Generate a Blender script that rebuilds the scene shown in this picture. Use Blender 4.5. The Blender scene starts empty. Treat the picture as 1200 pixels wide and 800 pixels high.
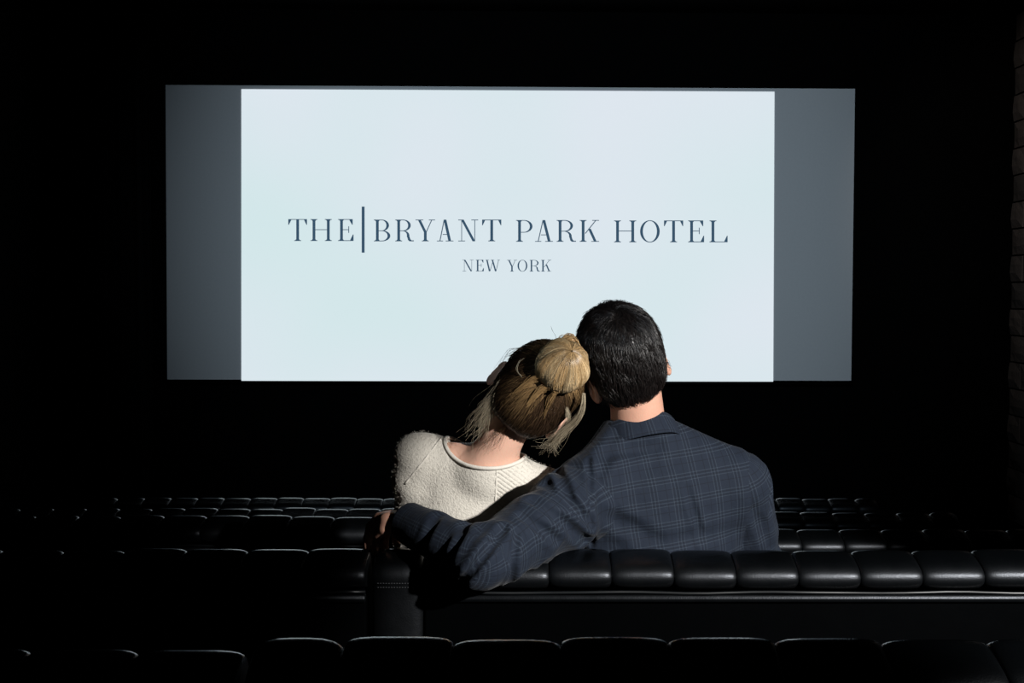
import bpy, bmesh, math, random
import numpy as np
from mathutils import Matrix, Vector

rng = np.random.default_rng(7)
random.seed(7)
sc = bpy.context.scene
COL = sc.collection

# ------------------------------------------------------------------ camera, light, exposure
FPX = 1480.0
CAMZ = 1.26
YAW, PITCH, ROLL, SHX = -0.9, -2.2, -0.22, -0.040
cam = bpy.data.objects.new('camera', bpy.data.cameras.new('camera'))
COL.objects.link(cam)
cam.data.sensor_width = 36.0
cam.data.lens = FPX / 1200 * 36.0
cam.data.shift_x = SHX
cam.data.clip_start = 0.02
cam.location = (0, 0, CAMZ)
_R = (Matrix.Rotation(math.radians(YAW), 3, 'Z') @ Matrix.Rotation(math.radians(90 + PITCH), 3, 'X')
      @ Matrix.Rotation(math.radians(-ROLL), 3, 'Z'))
cam.rotation_euler = _R.to_euler()
sc.camera = cam

world = bpy.data.worlds.new('world')
sc.world = world
world.use_nodes = True
world.node_tree.nodes['Background'].inputs[0].default_value = (0.5, 0.6, 0.7, 1)
world.node_tree.nodes['Background'].inputs[1].default_value = 0.0004

vs = sc.view_settings
vs.view_transform = 'Standard'
vs.look = 'None'
vs.gamma = 1.0
vs.use_curve_mapping = False
vs.exposure = 0.0


def spot(name, loc, target, watts, size, blend, radius, color):
    l = bpy.data.lights.new(name, 'SPOT')
    l.energy = watts
    l.spot_size = math.radians(size)
    l.spot_blend = blend
    l.shadow_soft_size = radius
    l.color = color
    o = bpy.data.objects.new(name, l)
    COL.objects.link(o)
    o.location = loc
    o.rotation_euler = (Vector(target) - Vector(loc)).to_track_quat('-Z', 'Y').to_euler()
    return o


# the photographer's gridded flash, behind and to the right of the camera
spot('flash_lamp', (2.90, -1.50, 2.75), (0.80, 2.0, 0.79), 2050.0, 18.1, 0.18, 0.07, (1.0, 0.97, 0.935))
# stray light of the film projector high at the back of the room
spot('projector_lamp', (-0.05, -1.2, 2.75), (0.28, 9.0, 1.70), 1000.0, 39.0, 0.9, 0.03, (0.70, 0.87, 1.0))


def P(px, py, Y):
    """point at depth Y along the ray of photo pixel (px, py), photo taken as 1200x800"""
    d = _R @ Vector(((px - 600 + SHX * 1200) / FPX, -(py - 400) / FPX, -1.0))
    t = Y / d.y
    return np.array([d.x * t, Y, CAMZ + d.z * t])


# ------------------------------------------------------------------ material helpers
def lin(c):
    return tuple(((v / 255) / 12.92 if v / 255 <= 0.04045 else ((v / 255 + 0.055) / 1.055) ** 2.4) for v in c)


class NT:
    def __init__(self, name):
        self.m = bpy.data.materials.new(name)
        self.m.use_nodes = True
        self.t = self.m.node_tree
        self.b = self.t.nodes['Principled BSDF']

    def n(self, typ, **kw):
        nd = self.t.nodes.new(typ)
        for k, v in kw.items():
            if k == 'ins':
                for kk, vv in v.items():
                    self.put(nd.inputs[kk], vv)
            else:
                setattr(nd, k, v)
        return nd

    def put(self, sock, v):
        if isinstance(v, bpy.types.NodeSocket):
            self.t.links.new(v, sock)
        else:
            sock.default_value = v

    def set(self, **kw):
        for k, v in kw.items():
            k = k.replace('_', ' ')
            self.put(self.b.inputs[k], v)
        return self

    def math(self, op, a, b=None, c=None):
        nd = self.t.nodes.new('ShaderNodeMath')
        nd.operation = op
        for i, v in enumerate((a, b, c)):
            if v is not None:
                self.put(nd.inputs[i], v)
        return nd.outputs[0]

    def mix(self, f, a, b):
        nd = self.t.nodes.new('ShaderNodeMix')
        nd.data_type = 'RGBA'
        self.put(nd.inputs[0], f)
        self.put(nd.inputs[6], a)
        self.put(nd.inputs[7], b)
        return nd.outputs[2]

    def noise(self, scale, detail=3, coord=None, rough=0.5):
        nd = self.n('ShaderNodeTexNoise', ins={'Scale': scale, 'Detail': detail, 'Roughness': rough})
        if coord is None:
            coord = self.n('ShaderNodeTexCoord').outputs['Object']
        self.t.links.new(coord, nd.inputs['Vector'])
        return nd.outputs['Fac']

    def bump(self, h, dist=0.001, strength=1.0):
        nd = self.n('ShaderNodeBump', ins={'Height': h, 'Distance': dist, 'Strength': strength})
        self.t.links.new(nd.outputs[0], self.b.inputs['Normal'])
        return self


def rgba(c):
    return (c[0], c[1], c[2], 1.0)


M = {}


def simple(name, col, rough=0.6, spec=0.5, var=0.15, scale=20, bump=0.0, bscale=200, metal=0.0):
    t = NT(name)
    f = t.noise(scale, 4)
    a = rgba(tuple(v * (1 - var) for v in col))
    b = rgba(tuple(v * (1 + var) for v in col))
    t.set(Base_Color=t.mix(f, a, b), Roughness=rough, Specular_IOR_Level=spec, Metallic=metal)
    if bump:
        t.bump(t.noise(bscale, 3), bump)
    M[name] = t.m
    return t


def leather(name, col, rough):
    t = NT(name)
    f = t.noise(7, 4)
    t.set(Base_Color=t.mix(f, rgba(tuple(v * 0.7 for v in col)), rgba(tuple(v * 1.4 for v in col))),
          Specular_IOR_Level=0.5)
    # the leather is worn smoother along the top ridge
    zz = t.n('ShaderNodeSeparateXYZ')
    t.t.links.new(t.n('ShaderNodeTexCoord').outputs['Object'], zz.inputs[0])
    mr = t.n('ShaderNodeMapRange', ins={'From Min': .745, 'From Max': .762, 'To Min': rough - 0.07, 'To Max': rough - 0.34})
    t.t.links.new(zz.outputs[2], mr.inputs['Value'])
    t.set(Roughness=t.math('ADD', t.math('MULTIPLY', t.noise(30, 4), 0.14), mr.outputs[0]))
    t.set(Specular_Tint=(0.84, 0.90, 1.0, 1.0))
    vor = t.n('ShaderNodeTexVoronoi', ins={'Scale': 420.0})
    t.t.links.new(t.n('ShaderNodeTexCoord').outputs['Object'], vor.inputs['Vector'])
    h = t.math('ADD', t.math('MULTIPLY', vor.outputs['Distance'], 0.25), t.math('MULTIPLY', t.noise(22, 3), 1.5))
    t.bump(h, 0.0006)
    M[name] = t.m


leather('black_leather', (0.0014, 0.0018, 0.0022), 0.43)
M['black_leather'].node_tree.nodes['Principled BSDF'].inputs['Specular IOR Level'].default_value = 0.5
leather('black_panel_leather', (0.0004, 0.0005, 0.0006), 0.7)
M['black_panel_leather'].node_tree.nodes['Principled BSDF'].inputs['Specular IOR Level'].default_value = 0.012
leather('end_leather', (0.0009, 0.0011, 0.0013), 0.45)
M['end_leather'].node_tree.nodes['Principled BSDF'].inputs['Specular IOR Level'].default_value = 0.3
simple('piping', (0.004, 0.005, 0.006), 0.35)
simple('carpet', (0.003, 0.003, 0.0035), 0.95, 0.1, 0.3, 60, 0.003, 300)
simple('black_wall', (0.0012, 0.0012, 0.0013), 0.95, 0.05)
simple('black_ceiling', (0.0015, 0.0015, 0.0015), 0.95, 0.05)
simple('black_velvet', (0.004, 0.004, 0.0042), 0.9, 0.1)
simple('mortar', (0.03, 0.028, 0.026), 0.95, 0.1, 0.2, 40, 0.002, 200)
simple('plinth', (0.002, 0.002, 0.002), 0.7)
simple('thread', (0.02, 0.022, 0.025), 0.6)
simple('black_metal', (0.01, 0.01, 0.01), 0.4, 0.5, 0.1, 20, metal=0.8)
simple('trim_metal', (0.30, 0.25, 0.17), 0.35, 0.5, 0.1, 20, metal=0.8)
simple('trouser_cloth', (0.012, 0.013, 0.016), 0.9, 0.2, 0.2, 60, 0.0006, 600)
simple('shoe_leather', (0.012, 0.008, 0.006), 0.4)
simple('eye_white', (0.7, 0.68, 0.65), 0.3)
simple('shirt_cloth', (0.085, 0.03, 0.11), 0.8, 0.2)

# masonry blocks: colour varies from block to block
t = NT('block_stone')
oi = t.n('ShaderNodeObjectInfo').outputs['Random']
base = t.mix(oi, rgba((0.12, 0.11, 0.105)), rgba((0.20, 0.165, 0.15)))
t.set(Base_Color=t.mix(t.math('MULTIPLY', t.noise(25, 5), 0.5), base, rgba((0.09, 0.085, 0.085))), Roughness=0.9)
t.bump(t.noise(40, 5), 0.003)
M['block_stone'] = t.m

# skin
for nm, c in (('skin_man', (0.58, 0.32, 0.23)), ('skin_woman', (0.66, 0.40, 0.30))):
    t = NT(nm)
    f = t.noise(30, 4)
    t.set(Base_Color=t.mix(f, rgba(tuple(v * 0.9 for v in c)), rgba(tuple(v * 1.1 for v in c))),
          Roughness=0.5, Specular_IOR_Level=0.35, Subsurface_Weight=0.12, Subsurface_Scale=0.006)
    t.b.inputs['Subsurface Radius'].default_value = (1.0, 0.35, 0.2)
    t.bump(t.noise(350, 2), 0.0003)
    M[nm] = t.m


def hair_mat(name, rough, spec):
    t = NT(name)
    at = t.n('ShaderNodeAttribute', attribute_name='tint')
    t.set(Base_Color=at.outputs['Color'], Roughness=rough, Specular_IOR_Level=spec)
    M[name] = t.m


hair_mat('dark_hair', 0.38, 0.45)
hair_mat('blond_hair', 0.32, 0.35)

# jacket plaid driven by the cloth's own UVs (metres)
t = NT('plaid_wool')
uv = t.n('ShaderNodeUVMap').outputs[0]
sep = t.n('ShaderNodeSeparateXYZ')
t.t.links.new(uv, sep.inputs[0])


def lines(co, period, offs, w):
    tot = None
    for o in offs:
        a = t.math('ADD', co, o + 50 * period)
        md = t.math('FLOORED_MODULO', a, period)
        d = t.math('ABSOLUTE', t.math('SUBTRACT', md, period / 2))
        l = t.math('LESS_THAN', d, w / 2)
        tot = l if tot is None else t.math('MAXIMUM', tot, l)
    return tot


pu, pv = 0.046, 0.044
light_u = lines(sep.outputs[0], pu, (-0.007, 0.0, 0.007), 0.0013)
light_v = lines(sep.outputs[1], pv, (-0.0065, 0.0, 0.0065), 0.0013)
dark_u = lines(sep.outputs[0], pu, (0.020, -0.0035, 0.0035), 0.0014)
dark_v = lines(sep.outputs[1], pv, (0.019, -0.0033, 0.0033), 0.0014)
weave = t.n('ShaderNodeTexNoise', ins={'Scale': 900.0, 'Detail': 2.0})
t.t.links.new(uv, weave.inputs['Vector'])
big = t.noise(9, 3)
base = t.mix(big, rgba((0.0090, 0.0138, 0.0245)), rgba((0.0128, 0.0188, 0.0320)))
dk = t.math('MULTIPLY', t.math('MAXIMUM', dark_u, dark_v), 0.55)
c1 = t.mix(dk, base, rgba((0.005, 0.0065, 0.011)))
li = t.math('MULTIPLY', t.math('ADD', light_u, light_v), t.math('MULTIPLY', weave.outputs['Fac'], 0.46))
c2 = t.mix(li, c1, rgba((0.060, 0.082, 0.108)))
t.set(Base_Color=c2, Roughness=0.85, Specular_IOR_Level=0.2, Sheen_Weight=0.04, Sheen_Roughness=0.4)
t.bump(t.math('ADD', t.math('MULTIPLY', weave.outputs['Fac'], 0.25), t.math('MULTIPLY', t.noise(28, 3), 3.0)), 0.0012)
M['plaid_wool'] = t.m

# sweater knit; ribs on the raglan sleeves, driven by UVs and a face attribute
t = NT('cream_knit')
uv = t.n('ShaderNodeUVMap').outputs[0]
sep = t.n('ShaderNodeSeparateXYZ')
t.t.links.new(uv, sep.inputs[0])
rib = t.n('ShaderNodeAttribute', attribute_name='rib').outputs['Fac']
ribw = t.math('ABSOLUTE', t.math('SINE', t.math('MULTIPLY', sep.outputs[0], math.pi / 0.0075)))
kn = t.n('ShaderNodeTexVoronoi', ins={'Scale': 330.0})
t.t.links.new(uv, kn.inputs['Vector'])
fz = t.n('ShaderNodeTexNoise', ins={'Scale': 160.0, 'Detail': 4.0})
t.t.links.new(uv, fz.inputs['Vector'])
h = t.math('ADD', t.math('MULTIPLY', t.math('MULTIPLY', rib, ribw), 0.75), t.math('ADD', t.math('MULTIPLY', kn.outputs['Distance'], -0.5), fz.outputs['Fac']))
t.bump(h, 0.0013)
t.set(Base_Color=t.mix(fz.outputs['Fac'], rgba((0.50, 0.475, 0.42)), rgba((0.66, 0.63, 0.565))), Roughness=0.95,
      Specular_IOR_Level=0.1, Sheen_Weight=0.15, Sheen_Roughness=0.5)
M['cream_knit'] = t.m
simple('cream_yarn', (0.62, 0.59, 0.53), 0.9, 0.1, 0.1, 300, 0.0006, 500)

# what the projector shows
t = NT('projected_light')
tc = t.n('ShaderNodeTexCoord').outputs['Object']
f = t.noise(0.55, 1, tc)
f2 = t.math('MULTIPLY_ADD', f, 2.2, -0.6)
f2 = t.math('MINIMUM', t.math('MAXIMUM', f2, 0.0), 1.0)
col = t.mix(f2, rgba(lin((212, 234, 236))), rgba(lin((229, 233, 244))))
t.set(Base_Color=(0, 0, 0, 1), Roughness=1.0, Specular_IOR_Level=0.0, Emission_Color=col, Emission_Strength=0.97)
M['projected_light'] = t.m
t = NT('projected_ink')
t.set(Base_Color=(0, 0, 0, 1), Roughness=1.0, Specular_IOR_Level=0.0, Emission_Color=rgba(lin((56, 82, 104))), Emission_Strength=1.0)
M['projected_ink'] = t.m
simple('screen_fabric', (0.62, 0.63, 0.65), 0.9, 0.1, 0.05, 60)
t = NT('lamp_glow')
t.set(Base_Color=(0, 0, 0, 1), Emission_Color=(1.0, 0.78, 0.45, 1), Emission_Strength=0.05)
M['lamp_glow'] = t.m


# ------------------------------------------------------------------ object helpers
def link(o, parent=None):
    COL.objects.link(o)
    if parent is not None:
        o.parent = parent
    return o


def tag(o, label=None, cat=None, group=None, kind=None):
    if label:
        o['label'] = label
    if cat:
        o['category'] = cat
    if group:
        o['group'] = group
    if kind:
        o['kind'] = kind
    return o


def empty(name, loc):
    o = bpy.data.objects.new(name, None)
    o.empty_display_size = 0.1
    o.location = loc
    return link(o)


def mesh_from(name, v, f, smooth=True):
    me = bpy.data.meshes.new(name)
    me.from_pydata([tuple(map(float, p)) for p in v], [], [tuple(map(int, q)) for q in f])
    if smooth:
        me.polygons.foreach_set('use_smooth', np.ones(len(me.polygons), dtype=bool))
    me.update()
    return me


def obj(name, me, mat, parent=None, loc=None):
    if mat is not None:
        me.materials.clear()
        me.materials.append(M[mat])
    o = bpy.data.objects.new(name, me)
    if loc is not None:
        o.location = loc
    return link(o, parent)


def box_mesh(name, x0, x1, y0, y1, z0, z1, bevel=0.0, seg=2):
    bm = bmesh.new()
    bmesh.ops.create_cube(bm, size=1.0)
    for v in bm.verts:
        v.co = Vector(((x0 + x1) / 2 + v.co.x * (x1 - x0), (y0 + y1) / 2 + v.co.y * (y1 - y0), (z0 + z1) / 2 + v.co.z * (z1 - z0)))
    if bevel:
        bmesh.ops.bevel(bm, geom=bm.edges[:], offset=bevel, segments=seg, profile=0.5, affect='EDGES')
    me = bpy.data.meshes.new(name)
    bm.to_mesh(me)
    bm.free()
    if bevel:
        me.polygons.foreach_set('use_smooth', np.ones(len(me.polygons), dtype=bool))
    return me


def tube_arrays(pts, rad, sides=8, closed=False):
    pts = np.asarray(pts, float)
    n = len(pts)
    rad = np.broadcast_to(np.asarray(rad, float), (n,))
    V, F = [], []
    prev = None
    for i in range(n):
        a = pts[(i - 1) % n] if (closed or i > 0) else pts[0]
        b = pts[(i + 1) % n] if (closed or i < n - 1) else pts[-1]
        tg = b - a
        tg = tg / (np.linalg.norm(tg) + 1e-12)
        if prev is None:
            up = np.array([0, 0, 1.0]) if abs(tg[2]) < 0.9 else np.array([1.0, 0, 0])
            u = np.cross(tg, up)
        else:
            u = prev - tg * np.dot(prev, tg)
        u /= np.linalg.norm(u) + 1e-12
        prev = u
        w = np.cross(tg, u)
        for k in range(sides):
            an = 2 * math.pi * k / sides
            V.append(pts[i] + rad[i] * (math.cos(an) * u + math.sin(an) * w))
    m = n if closed else n - 1
    for i in range(m):
        j = (i + 1) % n
        for k in range(sides):
            k2 = (k + 1) % sides
            F.append((i * sides + k, i * sides + k2, j * sides + k2, j * sides + k))
    if not closed:
        F.append(tuple(range(sides))[::-1])
        F.append(tuple((n - 1) * sides + k for k in range(sides)))
    return V, F


def tube(name, pts, rad, mat, parent=None, sides=8, closed=False):
    v, f = tube_arrays(pts, rad, sides, closed)
    return obj(name, mesh_from(name, v, f), mat, parent)


def strands_mesh(name, paths, rads, tints):
    """paths (N,K,3), rads (N,K), tints (N,K,3): every hair a thin three sided tube"""
    N, K, _ = paths.shape
    tg = np.gradient(paths, axis=1)
    tg /= np.linalg.norm(tg, axis=2, keepdims=True) + 1e-9
    up = np.array([0.13, 0.31, 0.94])
    u = np.cross(tg, up)
    u /= np.linalg.norm(u, axis=2, keepdims=True) + 1e-9
    w = np.cross(tg, u)
    ring = []
    for k in range(3):
        an = 2 * math.pi * k / 3
        ring.append(paths + rads[..., None] * (math.cos(an) * u + math.sin(an) * w))
    V = np.stack(ring, axis=2).reshape(-1, 3)
    C = np.repeat(tints[:, :, None, :], 3, axis=2).reshape(-1, 3)
    base = (np.arange(N)[:, None] * K + np.arange(K - 1)[None, :]) * 3
    F = []
    for k in range(3):
        k2 = (k + 1) % 3
        F.append(np.stack([base + k, base + k2, base + 3 + k2, base + 3 + k], axis=-1).reshape(-1, 4))
    F = np.concatenate(F)
    me = fast_mesh(name, V, F)
    set_tint(me, C)
    return me


def fast_mesh(name, V, F):
    me = bpy.data.meshes.new(name)
    nf, k = F.shape
    me.vertices.add(len(V))
    me.vertices.foreach_set('co', np.ascontiguousarray(V, dtype=np.float32).ravel())
    me.loops.add(nf * k)
    me.loops.foreach_set('vertex_index', np.ascontiguousarray(F, dtype=np.int32).ravel())
    me.polygons.add(nf)
    me.polygons.foreach_set('loop_start', np.arange(0, nf * k, k, dtype=np.int32))
    me.polygons.foreach_set('use_smooth', np.ones(nf, dtype=bool))
    me.update(calc_edges=True)
    me.validate()
    return me


def set_tint(me, C):
    a = me.color_attributes.new('tint', 'FLOAT_COLOR', 'POINT')
    C4 = np.ones((len(C), 4), dtype=np.float32)
    C4[:, :3] = C
    a.data.foreach_set('color', C4.ravel())


def set_uv(me, UV):
    l = me.uv_layers.new(name='UVMap')
    l.data.foreach_set('uv', np.ascontiguousarray(UV, dtype=np.float32).ravel())


# ------------------------------------------------------------------ the room
XW = 3.46
YF = 9.12
ZC = 3.27
rows_y = [1.30, 2.35, 3.41, 4.47, 5.53]
rows_f = [0.116, 0.0, -0.14, -0.285, -0.42]

floor = tag(obj('floor', box_mesh('floor', -XW - .2, XW + .2, -1.9, YF + .2, -0.75, -0.42), 'carpet'), kind='structure')
edges = [-1.9] + [y - 0.12 for y in rows_y[1:]]
for i, (a, f) in enumerate(zip(edges, rows_f)):
    b = edges[i + 1] if i + 1 < len(edges) else None
    if b is None or f <= -0.42:
        continue
    obj('floor_step', box_mesh('floor_step', -XW, XW, a, b, -0.42, f, 0.008), 'carpet', floor)
tag(obj('ceiling', box_mesh('ceiling', -XW - .2, XW + .2, -1.9, YF + .2, ZC, ZC + .15), 'black_ceiling'), kind='structure')
tag(obj('wall_front', box_mesh('wall_front', -XW - .2, XW + .2, YF, YF + .2, -0.42, ZC), 'black_wall'), kind='structure')
tag(obj('wall_rear', box_mesh('wall_rear', -XW - .2, XW + .2, -2.1, -1.9, -0.42, ZC), 'black_wall'), kind='structure')
tag(obj('wall_left', box_mesh('wall_left', -XW - .2, -XW, -1.9, YF, -0.42, ZC), 'black_wall'), kind='structure')
wr = tag(obj('wall_right', box_mesh('wall_right', XW + .03, XW + .2, -1.9, YF, -0.42, ZC), 'mortar'), kind='structure')
tag(obj('trim_1', box_mesh('trim_1', -XW, XW, YF - .02, YF, -0.42, -0.30, 0.004), 'black_wall'), kind='structure')

# masonry blocks of the right wall: those near the screen one by one, the rest joined
BH, BL, J = 0.192, 0.40, 0.012


def block_mesh(seed):
    r = random.Random(seed)
    bm = bmesh.new()
    ny, nz = 4, 3
    L, H = BL - J, BH - J
    g = [[bm.verts.new((0.003 + 0.005 * r.random() - 0.010 * math.sin(math.pi * (i + .0) / ny) ** .5 * math.sin(math.pi * j / nz) ** .5,
                        L * i / ny, H * j / nz)) for j in range(nz + 1)] for i in range(ny + 1)]
    for i in range(ny):
        for j in range(nz):
            bm.faces.new((g[i][j], g[i][j + 1], g[i + 1][j + 1], g[i + 1][j]))
    bk = {}
    for (i, j) in ((0, 0), (ny, 0), (ny, nz), (0, nz)):
        bk[(i, j)] = bm.verts.new((0.032, L * i / ny, H * j / nz))
    bm.faces.new([g[i][0] for i in range(ny + 1)] + [bk[(ny, 0)], bk[(0, 0)]])
    bm.faces.new([g[i][nz] for i in range(ny, -1, -1)] + [bk[(0, nz)], bk[(ny, nz)]])
    bm.faces.new([g[0][j] for j in range(nz, -1, -1)] + [bk[(0, 0)], bk[(0, nz)]])
    bm.faces.new([g[ny][j] for j in range(nz + 1)] + [bk[(ny, nz)], bk[(ny, 0)]])
    me = bpy.data.meshes.new('block')
    bm.to_mesh(me)
    bm.free()
    me.materials.append(M['block_stone'])
    return me


bms = [block_mesh(i) for i in range(6)]
ncourse = int((ZC + 0.42) / BH) + 1
restV, restF = [], []
for c in range(ncourse):
    z = ZC - (c + 1) * BH + J / 2
    if z < -0.43:
        continue
    k = 0
    y = YF - (BL if c % 2 == 0 else BL / 2)
    while y > -1.9:
        me = bms[(c * 7 + k * 3) % 6]
        if y > 3.5 and k < 14:
            link(bpy.data.objects.new('block', me), wr).location = (XW, y, z)
        else:
            b0 = len(restV)
            restV += [(v.co.x + XW, v.co.y + y, v.co.z + z) for v in me.vertices]
            restF += [tuple(b0 + i for i in p.vertices) for p in me.polygons]
        y -= BL
        k += 1
tag(obj('block_courses', mesh_from('block_courses', restV, restF, False), 'block_stone', wr), kind='stuff')

# curtain hanging beside the screen
cu = empty('stage_curtain', (-3.05, 8.97, -0.42))
tag(cu, 'black floor-length curtain hanging in folds beside the projection screen', 'curtain')
nx, nz = 90, 14
V, F = [], []
for j in range(nz + 1):
    tz = j / nz
    for i in range(nx + 1):
        u = i / nx
        x = -0.39 + 0.74 * u
        amp = 0.045 * (1 - 0.35 * tz)
        yy = amp * math.sin(u * 2 * math.pi * 6.5 + 0.6 * math.sin(tz * 3 + u * 5)) + 0.012 * math.sin(u * 51 + tz * 2)
        V.append((x, yy, 0.02 + tz * 3.58))
for j in range(nz):
    for i in range(nx):
        a = j * (nx + 1) + i
        F.append((a, a + 1, a + nx + 2, a + nx + 1))
dr = obj('drape', mesh_from('drape', V, F), 'black_velvet', cu)
sm = dr.modifiers.new('thickness', 'SOLIDIFY')
sm.thickness = 0.006
tube('curtain_rail', [(-0.41, 0, 3.62), (0.38, 0, 3.62)], 0.016, 'black_metal', cu)

# recessed ceiling lamp, just at the upper edge of the view
rl = empty('recessed_ceiling_lamp', (0.62, 8.36, ZC))
tag(rl, 'round recessed ceiling lamp with a brass trim ring above the screen', 'ceiling lamp')
ring = [(0.10 * math.cos(a), 0.10 * math.sin(a), -0.004) for a in np.linspace(0, 2 * math.pi, 40, endpoint=False)]
tube('trim_ring', ring, 0.010, 'trim_metal', rl, 8, True)
added_lamp = empty('recessed_ceiling_lamp', (2.75, 6.9, ZC))  # unseen fitting, added to go with the fill light on the blocks
tag(added_lamp, 'added round ceiling fitting for the fill light on the masonry wall', 'ceiling lamp')
tube('trim_ring', ring, 0.010, 'trim_metal', added_lamp, 8, True)
spot('wall_fill', (2.75, 6.9, ZC - .03), (3.46, 8.85, 2.1), 34.0, 66.0, 0.8, 0.05, (1.0, 0.88, 0.78))  # added fill without a visible source, brightens the masonry strip
V = [(0.092 * math.cos(a), 0.092 * math.sin(a), -0.002) for a in np.linspace(0, 2 * math.pi, 32, endpoint=False)]
lens = mesh_from('lens', V, [tuple(range(32))[::-1]], False)
obj('lens', lens, 'lamp_glow', rl)
obj('lens', lens, 'lamp_glow', added_lamp)

# ------------------------------------------------------------------ projection screen
YS = 9.0


def S(px, py, dy=0.0):
    p = P(px, py, YS)
    return np.array([p[0], YS - dy, p[2]])


so = S(598, 446)
scr = empty('projection_screen', (so[0], YS, so[2]))
tag(scr, 'wide grey projection screen showing a bright hotel title card on the front wall', 'projection screen')


def quad(name, corners, mat, parent, dy, thick=0.0):
    V = [np.array(S(*c, dy)) - so * np.array([1, 0, 1]) - np.array([0, YS, 0]) for c in corners]
    F = [(0, 1, 2, 3)]
    if thick:
        V = V + [v + np.array([0, thick, 0]) for v in V]
        F += [(7, 6, 5, 4), (0, 4, 5, 1), (1, 5, 6, 2), (2, 6, 7, 3), (3, 7, 4, 0)]
    return obj(name, mesh_from(name, V, F, False), mat, parent)


# corners: bottom-left, bottom-right, top-right, top-left
quad('screen_panel', [(196, 444.5), (997.5, 446), (1002, 104), (194, 99.5)], 'screen_fabric', scr, 0.0, 0.04)
pic = quad('projected_picture', [(283, 446), (906, 447), (907.5, 107.5), (283, 104.5)], 'projected_light', scr, 0.003)
for bx_ in (-1.9, 0.0, 1.9):
    for bz_ in (0.35, 1.75):
        obj('wall_bracket', box_mesh('wall_bracket', bx_ - .04, bx_ + .04, 0.04, YF - YS, bz_ - .06, bz_ + .06, 0.004), 'black_metal', scr)
tube('frame_rail', [S(192, 447.5) - np.array([so[0], YS - 0.03, so[2]]), S(1001, 449.5) - np.array([so[0], YS - 0.03, so[2]])], 0.012, 'black_metal', scr)


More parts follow.
